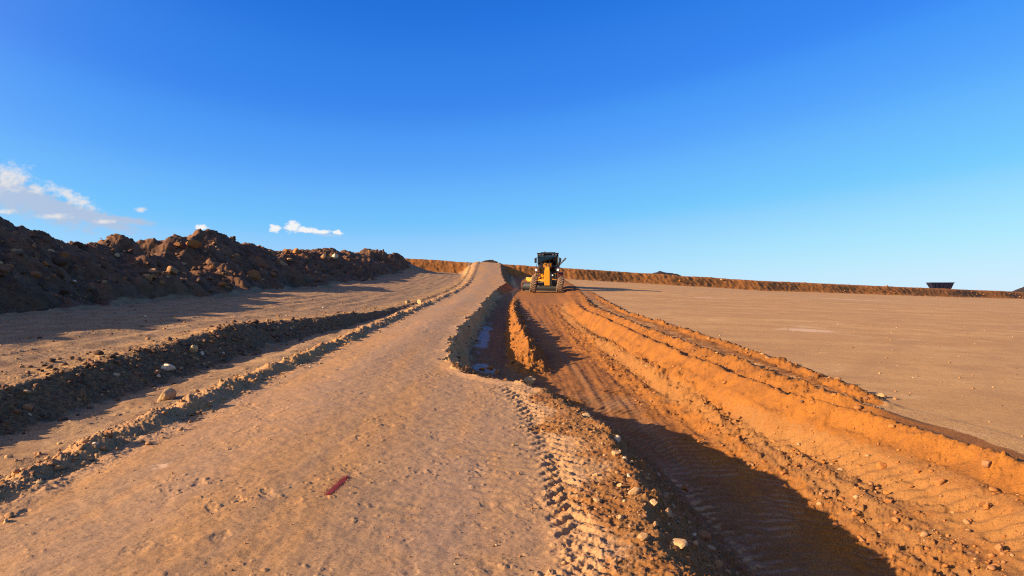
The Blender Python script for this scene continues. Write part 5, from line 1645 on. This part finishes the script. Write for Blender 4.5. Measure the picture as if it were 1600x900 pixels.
    (-3.4, 29.52, 0.034, 0.68, 'stone', 'tan stone on the low earth ridge along the left road edge', 'stones on the left ridge'),
    (-3.55, 23.27, 0.04, 0.59, 'stone', 'tan stone on the low earth ridge along the left road edge', 'stones on the left ridge'),
    (-3.84, 19.14, 0.02, 0.52, 'stone', 'tan stone on the low earth ridge along the left road edge', 'stones on the left ridge'),
    (-3.54, 22.54, 0.032, 0.67, 'stone', 'tan stone on the low earth ridge along the left road edge', 'stones on the left ridge'),
    (-3.39, 7.96, 0.035, 0.51, 'stone', 'tan stone on the low earth ridge along the left road edge', 'stones on the left ridge'),
    (-3.6, 17.72, 0.033, 0.56, 'stone', 'tan stone on the low earth ridge along the left road edge', 'stones on the left ridge'),
    (-3.77, 22.41, 0.021, 0.7, 'stone', 'tan stone on the low earth ridge along the left road edge', 'stones on the left ridge'),
    (-3.53, 13.05, 0.02, 0.69, 'stone', 'tan stone on the low earth ridge along the left road edge', 'stones on the left ridge'),
    (-3.61, 11.0, 0.021, 0.64, 'stone', 'tan stone on the low earth ridge along the left road edge', 'stones on the left ridge'),
    (-3.83, 5.49, 0.044, 0.55, 'stone', 'tan stone on the low earth ridge along the left road edge', 'stones on the left ridge'),
    (-3.51, 16.73, 0.021, 0.64, 'stone', 'tan stone on the low earth ridge along the left road edge', 'stones on the left ridge'),
    (-3.49, 18.35, 0.03, 0.54, 'stone', 'tan stone on the low earth ridge along the left road edge', 'stones on the left ridge'),
    (-3.63, 7.83, 0.028, 0.53, 'stone', 'tan stone on the low earth ridge along the left road edge', 'stones on the left ridge'),
    (-3.78, 23.68, 0.024, 0.7, 'stone', 'tan stone on the low earth ridge along the left road edge', 'stones on the left ridge'),
    (-3.82, 6.15, 0.032, 0.64, 'stone', 'tan stone on the low earth ridge along the left road edge', 'stones on the left ridge'),
    (-3.73, 6.87, 0.022, 0.66, 'stone', 'tan stone on the low earth ridge along the left road edge', 'stones on the left ridge'),
    (-3.6, 14.97, 0.021, 0.51, 'stone', 'tan stone on the low earth ridge along the left road edge', 'stones on the left ridge')]


def build_rocks():
    rs = np.random.RandomState(77)
    protos = []
    for i in range(9):
        V, F = rock_arrays(3, 400 + i, 11)
        me = bpy.data.meshes.new('rock')
        me.from_pydata(V.tolist(), [], F.tolist())
        me.materials.append(STONE_I)
        protos.append(me)
    V, F = rock_arrays(4, 503, 4)
    V = V * np.array([1, 1.15, 1.25]) * (1 + .05 * pn(V[:, 0] * 6, V[:, 1] * 6 + V[:, 2] * 5, 9))[:, None]
    big = bpy.data.meshes.new('boulder')
    big.from_pydata(V.tolist(), [], F.tolist())
    big.materials.append(STONE_I)
    for p in big.polygons: p.use_smooth = True
    k = 0
    x = np.array([r[0] for r in ROCKS]); y = np.array([r[1] for r in ROCKS])
    z, _, _ = land(x, y)
    for (px_, py_, s, tone, name, label, group), zz in zip(ROCKS, z):
        s = s * (1.0 if group else (1.12 if name == 'boulder' and py_ < 10 else 1.3))
        o = bpy.data.objects.new(name, big if (name == 'boulder' and py_ < 10) else protos[k % 9])
        C.objects.link(o)
        o.location = (px_, py_, float(zz) + s * (.34 if s > .1 else .20))
        o.rotation_euler = (rs.uniform(-.35, .35), rs.uniform(-.35, .35), rs.uniform(0, 6.28))
        o.scale = (s, s * rs.uniform(.8, 1.1), s * rs.uniform(.85, 1.2))
        o['tone'] = float(tone)
        tagit(o, label, name.replace('_', ' '), group)
        k += 1


build_rocks()


# ------------------------------------------------------------------ dark heaps beyond the bank, far off
def far_mound(x, y, zt, rx, ry, h, seed):
    n = 90
    a = np.linspace(-1.15, 1.15, n)
    X, Y = np.meshgrid(a, a, indexing='ij')
    r = np.sqrt(X * X + Y * Y)
    H = h * (1 - sst(r, .0, 1.1)) * (1 + .10 * fbm(X * 3, Y * 3, 3, seed)) + .12 * clods(X * 9, Y * 9, seed + 1, .6) * h * .4 * (r < 1)
    P = np.stack([x + X * rx, y + Y * ry, zt - h + H - .3], -1).reshape(-1, 3)
    idx = np.arange(n * n).reshape(n, n)
    F = np.stack([idx[:-1, :-1], idx[1:, :-1], idx[1:, 1:], idx[:-1, 1:]], -1).reshape(-1, 4)
    o = mesh_np('hill', P, F, DARKSOIL)
    tagit(o, kind='structure')


DARKSOIL = simple_mat('dark_soil', (.020, .014, .012), .95, 0, .1, scale=.8)
far_mound(29.5, 140, 6.5, 13, 5, 4.0, 7)
far_mound(141, 186, 6.5, 14, 9, 5.5, 8)
far_mound(-4.4, 128, 8.35, 6.0, 2.5, 2.6, 9)


# ------------------------------------------------------------------ a small bush on the skyline of the heaps
def build_bush():
    rr = random.Random(3)
    x, y = -16.4, 47.3
    z = zat(x, y)
    root = bpy.data.objects.new('bush', None)
    C.objects.link(root); root.location = (x, y, z)
    tagit(root, 'tiny dark bush on the skyline of the spoil heaps', 'bush')
    leafm = simple_mat('leaves', (.035, .045, .018), .7, 0, .1)
    woodm = simple_mat('twigs', (.09, .06, .04), .8, 0, .1)
    tips = []

    def twigs(bm):
        for i in range(16):
            a = rr.uniform(0, 6.28); t = rr.uniform(.0, .16)
            p = Vector((math.cos(a) * t, math.sin(a) * t, rr.uniform(.2, .42)))
            cyl(bm, (0, 0, -.05), p, .012, .004, 5)
            tips.append(p)
    obj('stem', twigs, woodm, root)

    def leaves(bm):
        for i in range(900):
            t = rr.choice(tips)
            c = Vector(t) * rr.uniform(.6, 1.1) + Vector([rr.gauss(0, .05) for _ in range(3)])
            u = Vector([rr.gauss(0, 1) for _ in range(3)]).normalized() * .022
            v = Vector([rr.gauss(0, 1) for _ in range(3)]).normalized() * .014
            bm.faces.new([bm.verts.new(c + u), bm.verts.new(c + v), bm.verts.new(c - u), bm.verts.new(c - v)])
    obj('foliage', leaves, leafm, root)


build_bush()
